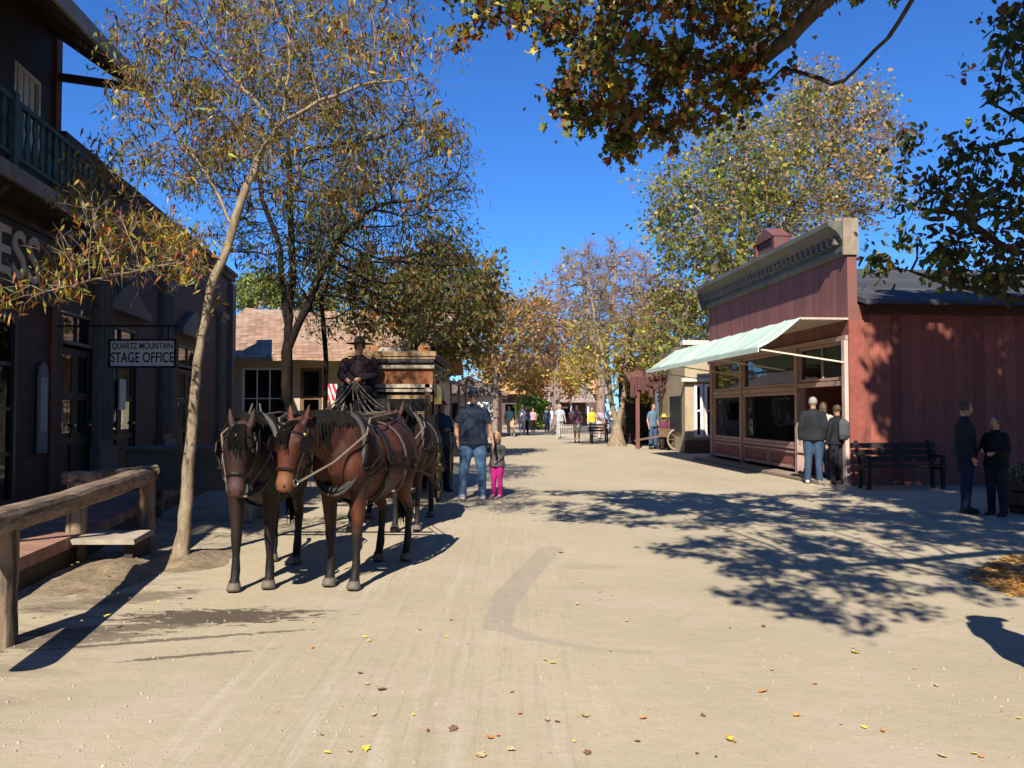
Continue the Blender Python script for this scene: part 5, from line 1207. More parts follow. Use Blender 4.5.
def barkmat(name, a, b_, sc=14, bands=0):
    m, t, b, co = newmat(name)
    n1 = t.noise(t.mapping(co, sc=(1,1,.35)), sc, 6, .7); n2 = t.noise(co, 2.2, 4, .6)
    c = t.ramp(n1, .35, .65, a, b_); c = t.mix(t.m('MULTIPLY', t.smooth(n2, .5, .7), .6), c, tuple(x*.55 for x in a))
    t.l.new(c, b.inputs['Base Color']); b.inputs['Roughness'].default_value = .95; b.inputs['Specular IOR Level'].default_value = .08; t.l.new(t.bump(n1, .8, .02), b.inputs['Normal']); return m
bark_pale = barkmat('pale_bark', (.15,.11,.07), (.33,.26,.175)); bark_dark = barkmat('dark_bark', (.045,.035,.028), (.10,.08,.06)); bark_black = barkmat('black_bark', (.008,.006,.005), (.028,.022,.018)); bark_grey = barkmat('grey_bark', (.16,.125,.10), (.30,.24,.19)); bark_twig = barkmat('pinkish_twigs', (.22,.15,.13), (.33,.24,.21))
TPL = {
 'lance': (np.array([(0,0,0),(.35,.12,.03),(1,0,-.05),(.35,-.12,.03)]), [(0,1,2,3)]),
 'leaf': (np.array([(0,0,0),(.3,.26,.05),(.75,.2,.03),(1,0,-.06),(.75,-.2,.03),(.3,-.26,.05),(.5,0,-.03)]), [(0,1,6),(1,2,6),(2,3,6),(3,4,6),(4,5,6),(5,0,6)]),
 'maple': (np.array([(0,0,0),(.12,.38,.06),(.42,.28,.02),(.55,.52,.07),(.66,.2,.01),(1,0,-.07),(.66,-.2,.01),(.55,-.52,.07),(.42,-.28,.02),(.12,-.38,.06),(.4,0,-.03)]), [(i,i+1,10) for i in range(9)]+[(9,0,10)]),
 'quad': (np.array([(0,0,0),(.45,.34,.06),(1,0,-.04),(.45,-.34,.06)]), [(0,1,2,3)]),
}
def leaves_mesh(name, pts, size, tpl, pal, wts, rng, droop=.5, szvar=.35, colvar=.25, zones=None):
    V, Fc = TPL[tpl]; N = len(pts); nv = len(V)
    th = rng.uniform(0, 2*np.pi, N); el = rng.normal(-droop, .55, N)
    d = np.stack([np.cos(th)*np.cos(el), np.sin(th)*np.cos(el), np.sin(el)], 1)
    r = rng.normal(size=(N,3)); sd = np.cross(d, r); sd /= np.linalg.norm(sd, axis=1, keepdims=True)+1e-9; up = np.cross(sd, d)
    s = size*np.exp(rng.normal(0, szvar, N))
    W = pts[:,None,:] + s[:,None,None]*(V[None,:,0,None]*d[:,None,:] + V[None,:,1,None]*sd[:,None,:] + V[None,:,2,None]*up[:,None,:])
    verts = W.reshape(-1,3).astype(np.float32)
    fl = len(Fc); ln = len(Fc[0]); fa = np.array(Fc); loops = (fa[None]+ (np.arange(N)*nv)[:,None,None]).reshape(-1).astype(np.int32)
    me = bpy.data.meshes.new(name); me.vertices.add(len(verts)); me.vertices.foreach_set('co', verts.ravel())
    me.loops.add(len(loops)); me.loops.foreach_set('vertex_index', loops)
    me.polygons.add(N*fl); me.polygons.foreach_set('loop_start', np.arange(0, N*fl*ln, ln, dtype=np.int32))
    me.update(calc_edges=True)
    pal = np.array(pal); wts = np.array(wts, float); 
    if zones is None: idx = rng.choice(len(pal), N, p=wts/wts.sum())
    else:
        pr_ = zones(pts); pr_ = pr_/pr_.sum(1, keepdims=True); cs = pr_.cumsum(1); idx = (rng.random(N)[:,None] > cs).sum(1).clip(0, len(pal)-1)
    c = pal[idx]*np.exp(rng.normal(0, colvar, (N,1)))*np.exp(rng.normal(0,.08,(N,3)))
    c = np.clip(c, 0, .9); cc = np.ones((N,4)); cc[:,:3] = c; cc = np.repeat(cc, nv, 0).astype(np.float32)
    at = me.color_attributes.new('leaf_colour', 'FLOAT_COLOR', 'POINT'); at.data.foreach_set('color', cc.ravel())
    me.materials.append(LEAF); return me
def colonise(guides, attr, step, kill, infl, rng, grav=0.0, iters=160):
    nodes = []; par = []; 
    for g in guides:
        pts = [np.array(tuple(p), float) for p in g]; last = -1
        if nodes and len(g):
            dd_ = [np.linalg.norm(n_-pts[0]) for n_ in nodes]; last = int(np.argmin(dd_))
            if dd_[last] > step*.3: nodes.append(pts[0]); par.append(last); last = len(nodes)-1
        else: nodes.append(pts[0]); par.append(-1); last = 0
        for a, b_ in zip(pts, pts[1:]):
            k = max(1, int(np.ceil(np.linalg.norm(b_-a)/step)))
            for i in range(1, k+1): nodes.append(a+(b_-a)*i/k + rng.normal(0, step*.05, 3)*(i<k)); par.append(last); last = len(nodes)-1
    A = attr.copy(); alive = np.ones(len(A), bool)
    X = np.array(nodes); D = np.full(len(A), 1e9); I = np.zeros(len(A), int)
    def upd(start):
        nonlocal D, I
        Xn = np.array(nodes[start:])
        for c0 in range(0, len(Xn), 256):
            blk = Xn[c0:c0+256]; dm = np.linalg.norm(A[:,None,:]-blk[None], axis=2); j = dm.argmin(1); dmn = dm[np.arange(len(A)), j]
            better = dmn < D; D[better] = dmn[better]; I[better] = start+c0+j[better]
    upd(0); tried = set()
    for it in range(iters):
        alive &= D > kill
        act = alive & (D < infl)
        if not act.any():
            if not alive.any(): break
            infl *= 1.4; act = alive & (D < infl)
            if infl > 50: break
            if not act.any(): continue
        ids = np.unique(I[act]); start = len(nodes); added = 0
        dirs = A[act]-np.array(nodes)[I[act]]; dirs /= np.linalg.norm(dirs, axis=1, keepdims=True)+1e-9
        acc = np.zeros((len(nodes),3)); np.add.at(acc, I[act], dirs)
        for n_ in ids:
            v = acc[n_]; L_ = np.linalg.norm(v)
            if L_ < 1e-6: continue
            v = v/L_ + rng.normal(0,.12,3) + np.array((0,0,grav)); v /= np.linalg.norm(v)
            key = (int(n_), *np.round(v*2.5).astype(int))
            if key in tried: continue
            tried.add(key); nodes.append(nodes[n_]+v*step); par.append(int(n_)); added += 1
        if not added: break
        upd(start)
        if len(nodes) > 9000: break
    return np.array(nodes), np.array(par)
def blob(c, r, n, rng, shell=.0):
    v = rng.normal(size=(n,3)); v /= np.linalg.norm(v, axis=1, keepdims=True); q = rng.random(n)**(1/3); q = shell+(1-shell)*q
    return np.array(tuple(c)) + v*q[:,None]*np.array(r)
def tree(name, label, base, guides, attr, R, step=.25, kill=.4, infl=1.2, tip=.005, Rt=None, bark=None, leaf=None, seed=1, group=None, pw=.75, grav=0.0, extra_twigs=0, twig_len=.3, cat='tree', flare=1.5):
    rng = np.random.default_rng(seed); base = np.array(tuple(base), float)
    guides = [[np.array(tuple(p), float)-base for p in g] for g in guides]; attr = attr-base
    X, par = colonise(guides, attr, step, kill, infl, rng, grav)
    n = len(X); ch = [[] for _ in range(n)]
    for i in range(1, n):
        if par[i] >= 0: ch[par[i]].append(i)
    w_ = np.zeros(n)
    for i in range(n-1, -1, -1):
        w_[i] = 1+w_[i] if not ch[i] else w_[i]+.15
        if par[i] >= 0: w_[par[i]] += w_[i]
    r = tip+(R-tip)*((w_-1)/(w_[0]-1)).clip(0,1)**(.5 if pw >= .6 else .4)
    if Rt:
        m_ = 1+sum(max(1, int(np.ceil(np.linalg.norm(b_-a_)/step))) for a_, b_ in zip(guides[0], guides[0][1:]))
        for i in range(m_): r[i] = max(r[i], Rt*(1-.55*i/m_))
    t = thing(name, label, cat, tuple(base), 0, group)
    mb = MB(); stack = [(0, None)]
    while stack:
        s_, pr_ = stack.pop(); chain = ([pr_] if pr_ is not None else []) + [s_]; rr_ = ([r[s_]] if pr_ is not None else []) + [r[s_]]
        c = s_
        while ch[c]:
            k = sorted(ch[c], key=lambda q: -w_[q]); 
            for o_ in k[1:]: stack.append((o_, c))
            c = k[0]; chain.append(c); rr_.append(r[c])
        if len(chain) < 2: continue
        mx = max(rr_); nsd = 10 if mx > .08 else 7 if mx > .03 else 4 if mx > .012 else 3
        pts = [X[q].copy() for q in chain]
        if s_ == 0 and flare:
            rr_[0] = rr_[0]*flare; 
            if len(rr_) > 1: rr_[1] *= 1+(flare-1)*.3
            pts[0][2] -= .05
        mb.loft([Vector(p) for p in pts], [(q,q) for q in rr_], n=nsd, cap=False)
    # fine twigs
    thin = [i for i in range(n) if w_[i] <= 3.6 and par[i] >= 0]
    twp = []
    if extra_twigs:
        for _ in range(extra_twigs):
            i = thin[rng.integers(len(thin))]; p = X[i]; d = X[i]-X[par[i]]; d = d/(np.linalg.norm(d)+1e-9)+rng.normal(0,.55,3); d /= np.linalg.norm(d)
            L_ = twig_len*rng.uniform(.4,1.2); q1 = p+d*L_*.5; d2 = d+rng.normal(0,.3,3)+np.array((0,0,grav)); d2 /= np.linalg.norm(d2); q2 = q1+d2*L_*.5
            mb.loft([Vector(p),Vector(q1),Vector(q2)], [(tip*.75,tip*.75),(tip*.6,tip*.6),(tip*.35,tip*.35)], n=3, cap=False); twp += [q1, q2, (q1+q2)/2]
    obj('trunk', mb, bark or bark_grey, t, smooth=True)
    if leaf and leaf['n'] > 0:
        src = np.array([X[i] for i in thin]+twp); 
        if 'keep' in leaf: src = src[leaf['keep'](src+base, rng)]
        N = leaf['n']; cl = leaf.get('cluster', 1); k = rng.integers(0, len(src), max(1, N//cl)); pts = np.repeat(src[k], cl, 0)
        pts = pts + rng.normal(0, leaf.get('spread', .08), pts.shape)
        z = leaf.get('zones'); zf = (lambda q: z(q+base)) if z else None
        me = leaves_mesh('crown', pts, leaf['size'], leaf['tpl'], leaf['pal'], leaf['w'], rng, leaf.get('droop', .5), leaf.get('szvar', .3), leaf.get('colvar', .25), zf)
        o = bpy.data.objects.new('crown', me); COL.objects.link(o); o.parent = t
    return t
def B(px, py, Y, rx, ry, rz, n, rng): return blob(P(px,py,Y), (rx,ry,rz), n, rng)
OL, YE, RU, BR, GR, OR = (.13,.14,.030), (.40,.32,.050), (.28,.10,.035), (.10,.055,.03), (.06,.09,.025), (.45,.20,.04)
ra = np.random.default_rng(11)
# --- young street tree by the hitching rail (pale leaning trunk)
b0 = G(181,562)
tp = [b0, P(187,500,7.9), P(193,420,7.9), P(200,350,7.9), P(210,290,7.9)]
l1 = [P(210,290,7.9), P(222,262,7.9), P(240,205,7.95), P(258,160,8.0), P(283,120,8.2), P(289,60,8.3), P(290,10,8.4)]
l2 = [P(232,225,7.95), P(215,190,8.3), P(190,150,8.8), P(160,110,9.0)]
l3 = [P(258,160,8.0), P(275,130,7.6), P(320,100,7.4), P(360,85,7.4), P(400,80,7.6)]
l4 = [P(207,268,7.9), P(180,262,7.5), P(140,270,7.1), P(90,280,6.7), P(45,292,6.5)]
l5 = [P(283,135,8.2), P(250,95,8.6), P(215,60,8.8), P(190,30,9)]
at = np.concatenate([B(172,130,8.8,.6,.9,.7,80,ra), B(110,190,8.8,.5,.6,.6,30,ra), B(130,70,9,.5,.6,.6,26,ra), B(230,70,8.6,1.0,1.1,.85,230,ra), B(310,60,8.0,1.0,1.1,.8,230,ra), B(380,90,7.7,.65,.9,.75,150,ra), B(300,150,8.1,.9,.9,.6,150,ra), B(240,20,8.6,1.4,1.1,.9,180,ra),B(360,0,8,.8,.9,.6,90,ra),
     B(130,262,6.9,.7,.55,.22,200,ra), B(60,285,6.6,.42,.4,.13,70,ra), B(180,245,7.5,.35,.4,.25,60,ra), B(110,215,7.0,.3,.4,.15,40,ra), B(200,150,8.5,.7,.7,.45,110,ra), B(420,160,7.9,.35,.6,.5,50,ra)])
def zl1(p):
    low = (p[:,2] < 3.35).astype(float)[:,None]; f = ra.random(len(p))[:,None]*0
    return low*np.array([[.25,.30,.25,.12,.08]]) + (1-low)*np.array([[.40,.20,.12,.22,.06]])+f
tree('street_tree', 'young tree with pale leaning trunk and sparse drooping autumn leaves beside the hitching rail', b0, [tp,l1,l2,l3,l4,l5], at, R=.046, step=.16, kill=.22, infl=.9, tip=.0036, Rt=.072, bark=bark_pale,
     leaf=dict(n=15500, size=.080, tpl='lance', pal=[OL,YE,RU,BR,OR], w=[1]*5, zones=zl1, droop=.9, cluster=15, spread=.075, szvar=.25), seed=5, pw=.85, extra_twigs=2600, twig_len=.32, flare=1.5)
# --- dark multi-stem tree behind the horses
bY = 13.6; b0 = Vector((P(287,420,bY).x, bY, 0))
at = np.concatenate([B(290,200,13.6,1.6,1.5,1.4,240,ra), B(370,240,13.6,1.5,1.6,1.2,260,ra), B(400,170,13.8,1.2,1.5,1.0,190,ra), B(440,230,14.2,.75,1.2,.9,110,ra), B(330,120,13.6,1.6,1.6,.9,190,ra), B(240,150,13.4,1.2,1.3,1.1,120,ra), B(420,300,14,1.0,1.2,.75,150,ra), B(370,285,13.8,.7,1.0,.4,50,ra), B(460,170,14.4,.3,.8,.5,30,ra)])
tree('street_tree', 'dark several-stemmed tree rising behind the lead horses in front of the adobe store', b0, [[b0,P(287,380,bY),P(288,340,bY),P(284,290,bY)], [P(284,290,bY),P(278,240,bY),P(262,200,bY),P(255,150,bY)], [P(287,330,bY),P(293,280,bY),P(290,200,bY),P(288,140,bY)], [P(288,350,bY),P(303,315,bY),P(322,270,bY),P(345,230,bY)]], at,
     .10, .24, .34, 1.3, .0055, bark=bark_black, leaf=dict(n=17500, size=.10, tpl='lance', pal=[(.075,.085,.025),GR,BR,(.20,.17,.04),RU], w=[.38,.2,.2,.15,.07], droop=.8, cluster=14, spread=.12), seed=8, extra_twigs=2200, twig_len=.4)
# slim dark tree right of it
bY = 15.8; b0 = Vector((P(325,420,bY).x, bY, 0))
at = np.concatenate([B(325,290,bY,.9,.9,1.1,120,ra), B(350,240,bY,.9,.9,.8,80,ra), B(330,200,bY,.8,.8,.5,40,ra)])
tree('street_tree', 'slim dark-stemmed tree between the forked dark tree and the coach driver', b0, [[b0,P(326,360,bY),P(322,300,bY)]], at, .05, .22, .34, 1.2, .005, bark=bark_black, leaf=dict(n=4200, size=.11, tpl='lance', pal=[(.075,.085,.025),GR,BR,(.20,.17,.04)], w=[.4,.2,.25,.15], droop=.8, cluster=6, spread=.1), seed=9, extra_twigs=500, twig_len=.4)
# further trees down the left side
def simple_tree(label, px, Y, top, blobs, R, seed, bark, leaf, step=.4, kill=.6, infl=2.2, tip=.012, tw=600, tl=.6, py=430, fork=None, grp=None):
    b0 = Vector((P(px,py,Y).x, Y, 0)); at = np.concatenate([B(*b_, ra) for b_ in blobs]); g = [[b0, P(px+1,(top+430)/2,Y), P(px,top,Y)]]
    if fork: g += fork
    return tree('street_tree', label, b0, g, at, R, step, kill, infl, tip, bark=bark, leaf=leaf, seed=seed, extra_twigs=tw, twig_len=tl, group=grp)
simple_tree('olive-leaved tree arching over the porch roof behind the stagecoach', 418, 23, 340, [(405,290,22,1.9,1.6,1.1,170),(440,290,23,1.7,1.6,1.3,180),(478,305,24,.9,1.3,1.0,80),(390,325,22,.9,1.2,.5,40),(450,345,24,1.3,1.3,.6,70)], .16, 21, bark_dark,
    dict(n=11500, size=.13, tpl='quad', pal=[(.14,.14,.04),(.24,.19,.05),BR,RU,GR], w=[.35,.3,.12,.11,.12], droop=.6, cluster=9, spread=.24))
simple_tree('pale-trunked roadside tree with rusty crown by the white clapboard shop', 495, 43, 370, [(490,330,43,2.6,2.2,1.9,150),(520,320,45,2.0,2.0,1.6,110),(470,350,42,1.6,1.6,1.2,80),(505,365,44,1.6,1.4,.9,70)], .17, 22, bark_grey,
    dict(n=5500, size=.19, tpl='quad', pal=[(.34,.22,.07),(.42,.20,.07),(.22,.20,.06),YE,(.26,.17,.12)], w=[.3,.25,.2,.1,.15], droop=.4, cluster=4, spread=.25), step=.5, kill=.8, infl=3, tip=.014, tw=900, tl=1.0)
simple_tree('orange autumn tree above the roof of the distant hall', 552, 66, 385, [(550,372,66,2.6,2.2,1.9,110),(535,380,66,1.8,2,1.3,60),(568,382,66,1.8,2,1.3,60)], .2, 23, bark_grey,
    dict(n=2600, size=.26, tpl='quad', pal=[(.60,.24,.07),(.55,.32,.08),(.45,.20,.08),(.40,.30,.08)], w=[.4,.3,.2,.1], droop=.3, cluster=3, spread=.3), step=.6, kill=.9, infl=3, tip=.02, tw=200)
simple_tree('golden autumn tree left of the orange one at the end of the street', 524, 62, 380, [(524,375,62,2.2,2,1.7,90),(508,368,60,2.4,2,1.6,90)], .18, 24, bark_grey,
    dict(n=2600, size=.26, tpl='quad', pal=[(.45,.33,.07),(.42,.24,.07),(.25,.22,.06)], w=[.4,.3,.3], droop=.3, cluster=3, spread=.3), step=.6, kill=.9, infl=3, tip=.02, tw=200)
# middle tree, forked, yellow
mY = G(617,446).y; b0 = Vector((P(617,440,mY).x, mY, 0))
fk = [[P(617,425,mY),P(611,400,mY),P(607,370,mY),P(598,335,mY),P(590,290,mY)], [P(618,425,mY),P(624,395,mY),P(627,365,mY),P(632,325,mY),P(636,285,mY)]]
at = np.concatenate([B(598,350,mY,1.8,1.8,1.7,120,ra), B(638,345,mY,1.3,1.7,1.5,90,ra), B(580,370,mY,1.1,1.3,.7,40,ra), B(612,300,mY,1.9,1.6,1.7,120,ra), B(590,275,mY,1.6,1.4,1.2,70,ra), B(640,290,mY,1.2,1.4,1.3,60,ra), B(648,385,mY-1,.5,1,.4,16,ra)])
tree('street_tree', 'forked street tree with swollen tan base and yellow-green autumn leaves in mid street', b0, [[b0,P(617,432,mY),P(617,425,mY)],*fk], at, .16, .4, .55, 2.2, .011, Rt=.33, bark=bark_pale,
    leaf=dict(n=4300, size=.125, keep=lambda q, r_: r_.random(len(q)) < np.clip(1.25-(q[:,2]-2.6)/2.6,.05,1), tpl='quad', pal=[(.38,.33,.06),(.46,.36,.06),(.20,.20,.05),(.45,.25,.07)], w=[.33,.27,.24,.16], droop=.5, cluster=4, spread=.18), seed=31, pw=.7, extra_twigs=3200, twig_len=.6, flare=1.35)
# bare-topped tree behind it
simple_tree('tall nearly bare tree with pinkish twigs against the sky beyond the forked tree', 600, 47, 330, [(585,300,47,3.2,2.6,2.6,260),(620,290,47,2.9,2.6,2.8,260),(570,340,47,2.6,2.4,1.5,120),(645,320,47,1.6,2,1.8,110),(600,260,47,2.6,2,1.2,90)], .26, 33, bark_twig,
    dict(n=3600, size=.18, tpl='quad', pal=[(.38,.20,.12),(.42,.30,.08),(.3,.22,.08)], w=[.5,.25,.25], droop=.3, cluster=2, spread=.3, keep=lambda q, r_: r_.random(len(q)) < np.clip(1.3-(q[:,2]-3)/7,.08,1)), step=.5, kill=.7, infl=3, tip=.013, tw=4500, tl=1.1,
    fork=[[P(599,370,47),P(590,330,47),P(582,270,47)],[P(600,360,47),P(612,320,47),P(616,260,47)]])
simple_tree('sparse brownish tree left of the tall bare one', 556, 56, 350, [(550,330,56,3.4,2.4,2.2,160),(535,350,56,2.6,2.2,1.6,90),(580,345,56,2.4,2.2,1.6,90)], .24, 34, bark_twig,
    dict(n=2600, size=.20, tpl='quad', pal=[(.32,.2,.09),(.35,.27,.08),(.22,.17,.07)], w=[.4,.3,.3], droop=.3, cluster=3, spread=.35), step=.6, kill=.9, infl=3.2, tip=.015, tw=2400, tl=1.2)
# big yellow-green tree behind the red store
b0 = Vector((P(745,400,33).x, 33, 0))
def zbig(p):
    f = np.clip((p[:,0]-9.2)/4.5, 0, 1)[:,None]
    return (1-f)*np.array([[.42,.30,.16,.04,.08]]) + f*np.array([[.16,.12,.30,.30,.12]])
at = np.concatenate([B(700,230,31,1.9,2,2.6,260,ra), B(690,300,31,1.5,1.8,1.4,120,ra), B(740,170,32,2.4,2.2,2.4,260,ra), B(790,170,34,2.8,2.4,3.0,260,ra), B(840,130,35,2.4,2.2,2.6,190,ra), B(860,190,35,1.4,2,1.6,70,ra), B(760,240,33,3,2.2,2,170,ra), B(670,200,31,.9,1.3,1.2,60,ra), B(810,100,34,1.6,1.8,1.3,80,ra), B(680,345,31,1.6,1.6,.9,80,ra)])
tree('shade_tree', 'big yellow-green tree towering behind the red false-front store', b0, [[b0,P(745,330,33),P(740,260,33)],[P(742,290,33),P(715,240,32),P(700,190,31)],[P(745,300,33),P(790,220,34),P(830,160,35)],[P(740,260,33),P(745,180,32),P(750,120,32)]], at, .34, .45, .6, 2.4, .012, bark=bark_grey,
    leaf=dict(n=25000, size=.155, tpl='quad', pal=[(.15,.18,.035),(.32,.32,.055),(.42,.30,.07),(.42,.24,.14),(.12,.12,.04)], w=[1]*5, zones=zbig, droop=.5, cluster=9, spread=.27), seed=41, extra_twigs=6500, twig_len=.9)
simple_tree('rust-tinted slim tree between the middle street and the red store', 668, 40, 330, [(668,320,40,1.9,1.6,1.6,120),(655,350,40,1.4,1.4,1.0,70),(690,350,40,1.4,1.4,1.0,70)], .15, 43, bark_grey,
    dict(n=6000, size=.17, tpl='quad', pal=[(.34,.18,.09),(.2,.2,.05),(.4,.28,.07)], w=[.45,.3,.25], droop=.4, cluster=3, spread=.2), tw=1100, tl=.8)
# light green tree behind the adobe roof
simple_tree('bright green tree showing above the adobe store roof', 255, 38, 320, [(255,292,38,1.5,1.5,.9,90),(300,300,38,2.2,1.6,.8,90),(225,300,38,1.0,1.2,.8,50)], .18, 44, bark_grey,
    dict(n=7000, size=.16, tpl='quad', pal=[(.20,.25,.06),(.13,.17,.05),(.28,.27,.07)], w=[.5,.3,.2], droop=.3, cluster=3, spread=.2), tw=200)
# --- big overhanging tree, trunk off to the right of the view
b0 = Vector((7.0,3.2,0)); tk = [b0, Vector((6.9,3.3,1.5)), Vector((6.6,3.6,3.2)), Vector((6.2,4.2,4.6))]
la = [tk[-1], P(940,-50,5.6), P(912,0,5.9), P(888,38,6.2), P(845,80,6.7), P(832,84,6.8), P(783,68,7.3), P(745,105,7.5), P(722,122,7.7)]
lb = [tk[-1], P(930,-70,5.8), P(850,-25,6.4), P(800,25,6.9), P(765,58,7.3), P(725,70,7.6), P(640,60,8)]
lc = [tk[2], Vector((5.6,3.4,4.4)), Vector((4.0,2.9,4.9)), Vector((2.4,2.4,4.8)), Vector((1.2,2.2,4.7))]
ld = [tk[-1], Vector((6.8,6.0,6.4)), Vector((6.8,8.0,7.8)), Vector((6.8,9.4,8.8))]
at = np.concatenate([B(690,40,7.4,1.15,1.1,.6,115,ra), B(640,75,7.7,.7,.9,.6,60,ra), B(740,60,7.4,.5,.8,.55,36,ra), B(632,125,7.8,.3,.5,.36,30,ra), B(600,30,7.9,.4,.6,.35,40,ra), B(505,8,8.0,.5,.5,.22,34,ra), B(465,-2,8.0,.45,.3,.18,34,ra), B(540,10,8.0,.4,.4,.25,30,ra), B(575,70,7.9,.25,.4,.3,16,ra),
    blob((3.0,5.6,5.9),(2.2,2.2,.7),220,ra), blob((3.4,2.6,5.0),(2.0,1.5,.55),150,ra), blob((1.5,2.1,4.75),(.9,1.0,.4),50,ra), blob((5.8,5.4,5.8),(1.9,1.9,.8),240,ra), blob((.8,6.3,5.95),(.9,1.2,.32),130,ra), blob((1.7,4.6,5.8),(1.6,1.4,.4),180,ra), blob((1.3,2.0,5.6),(1.1,1.4,.35),100,ra), blob((2.9,.9,5.4),(1.2,.9,.3),60,ra), blob((1.0,.5,5.1),(.9,.6,.3),50,ra), blob((-.35,5.3,5.75),(.8,1.2,.3),90,ra), blob((4.4,3.2,6.2),(2.0,1.6,.7),260,ra)])
lf = [P(765,58,7.3), P(700,-20,7.8), P(600,-35,8), P(520,-22,8), P(455,-18,8)]
tree('shade_tree', 'large overhanging tree whose dark leafy limbs reach in from the upper right', b0, [tk,la,lb,lc,ld,lf], at, .16, .2, .28, 1.2, .0045, Rt=.30, bark=bark_dark,
    leaf=dict(n=52000, size=.070, tpl='maple', pal=[(.06,.075,.02),(.12,.14,.03),(.11,.05,.028),(.42,.32,.05),(.28,.10,.04)], w=[.23,.28,.20,.17,.12], droop=.8, cluster=3, spread=.075), seed=52, extra_twigs=700, twig_len=.35, pw=.8)
# --- second tree at the right edge
b0 = Vector((12.0,8.6,0)); tk = [b0, Vector((11.8,8.7,2)), Vector((11.2,9,4.0))]
at = np.concatenate([B(975,205,10,1.0,.9,.7,110,ra), B(925,205,10,.6,.6,.3,40,ra), B(1010,262,10,.9,.8,.35,60,ra), B(925,275,10.2,.75,.5,.16,40,ra), B(1010,115,10,.3,.5,.5,30,ra), B(960,160,10,.3,.4,.3,14,ra), B(905,130,10.5,.02,.02,.02,1,ra),
    blob((9.6,10.2,6.0),(1.6,1.5,1.8),160,ra), blob((11.5,9.6,6.5),(2.4,2.2,2.2),260,ra), B(1010,22,9,.3,.4,.12,14,ra), B(1015,225,10,.5,.5,.3,20,ra)])
tree('shade_tree', 'dark broad-leaved tree leaning in over the red store roof from the right edge', b0, [tk, [tk[-1], Vector((9.8,9.6,5.2)), P(1010,250,10), P(960,215,10), P(900,205,10.2)], [tk[-1], Vector((9.4,9.8,4.6)), P(1020,300,10.1), P(950,285,10.2), P(885,262,10.3)], [tk[-1], Vector((9.5,9.5,6.2)), P(1020,140,10)]], at, .16, .2, .3, 1.3, .005, Rt=.28, bark=bark_dark,
    leaf=dict(n=11500, size=.105, tpl='leaf', pal=[(.045,.07,.02),(.08,.10,.025),(.09,.045,.025),(.22,.2,.04)], w=[.45,.25,.22,.08], droop=.6, cluster=4, spread=.09), seed=53, extra_twigs=900, twig_len=.35)
# unseen tree added right of the camera to shade the red wall and visitors
b0 = Vector((9.2,.6,0)); at = np.concatenate([blob((7.2,6.2,10.5),(2.1,2.2,2.2),520,ra), blob((6.4,3.6,9.2),(2.7,2.6,1.7),520,ra), blob((9.5,4.5,9.5),(2.8,3.0,2.2),420,ra), blob((8.6,7.2,8.0),(1.9,1.6,1.2),200,ra)])
tree('shade_tree', 'unseen tall dense tree added beside the camera to shade the red side wall', b0, [[b0,Vector((9.0,1.2,3)),Vector((8.6,2.4,6)),Vector((8.0,3.6,8))]], at, .22, .35, .5, 1.6, .008, Rt=.3, bark=bark_dark,
    leaf=dict(n=44000, size=.17, tpl='quad', pal=[(.06,.085,.02),(.10,.12,.03),(.10,.05,.03)], w=[.4,.35,.25], droop=.3, cluster=4, spread=.16), seed=61, extra_twigs=300, twig_len=.5)
# unseen trees added round and behind the viewpoint to hem in the sky light
for lb_, bx, by, hh_, rr_, sd_ in (('unseen spreading dark tree right of the tall one, beside the red wall', 14.5, 7.5, 6.5, 3.6, 62), ('unseen broad dark tree added on the right kerb behind the viewpoint', 10.5, -6.0, 7.0, 4.0, 63), ('unseen round-crowned tree added on the right further behind the viewpoint', 8.0, -15.0, 6.0, 4.2, 64), ('unseen broad tree added on the left kerb far behind the viewpoint', -9.5, -16.0, 5.5, 4.0, 65), ('unseen tree added to close the street far behind the viewpoint', -1.0, -27.0, 5.5, 5.0, 66)):
    b0 = Vector((bx,by,0)); at = np.concatenate([blob((bx,by,hh_),(rr_,rr_,3.0),420,ra), blob((bx+.5,by-.5,hh_-2.2),(rr_*.9,rr_*.9,1.6),160,ra)])
    tree('shade_tree', lb_, b0, [[b0,Vector((bx+.1,by,2.5)),Vector((bx-.1,by+.1,4.5))]], at, .24, .5, .75, 2.4, .012, Rt=.3, bark=bark_dark,
        leaf=dict(n=13000, size=.30, tpl='quad', pal=[(.06,.085,.02),(.10,.12,.03),(.12,.06,.03)], w=[.4,.35,.25], droop=.3, cluster=4, spread=.25), seed=sd_, extra_twigs=0)
# green bush at the end of the street
bb = thing('round_bush', 'round bright green bush in front of the distant hall', 'bush', (P(532,420,60).x, 60, 0))
pts = np.concatenate([blob((0,0,1.5),(1.25,1.2,1.05),2600,ra,.3), blob((.5,0,.9),(1.1,1.0,.7),1200,ra,.3)])
me = leaves_mesh('foliage', pts, .22, 'quad', [(.10,.17,.03),(.17,.24,.04),(.07,.11,.03)], [.4,.4,.2], ra, .2); o = bpy.data.objects.new('foliage', me); COL.objects.link(o); o.parent = bb
mb = MB()
for k in range(5): mb.tube([(0,0,0),(.3*math.cos(k*1.3),.3*math.sin(k*1.3),.7),(.6*math.cos(k*1.3),.6*math.sin(k*1.3),1.5)], [.05,.04,.02], 6)
obj('stem', mb, bark_dark, bb)
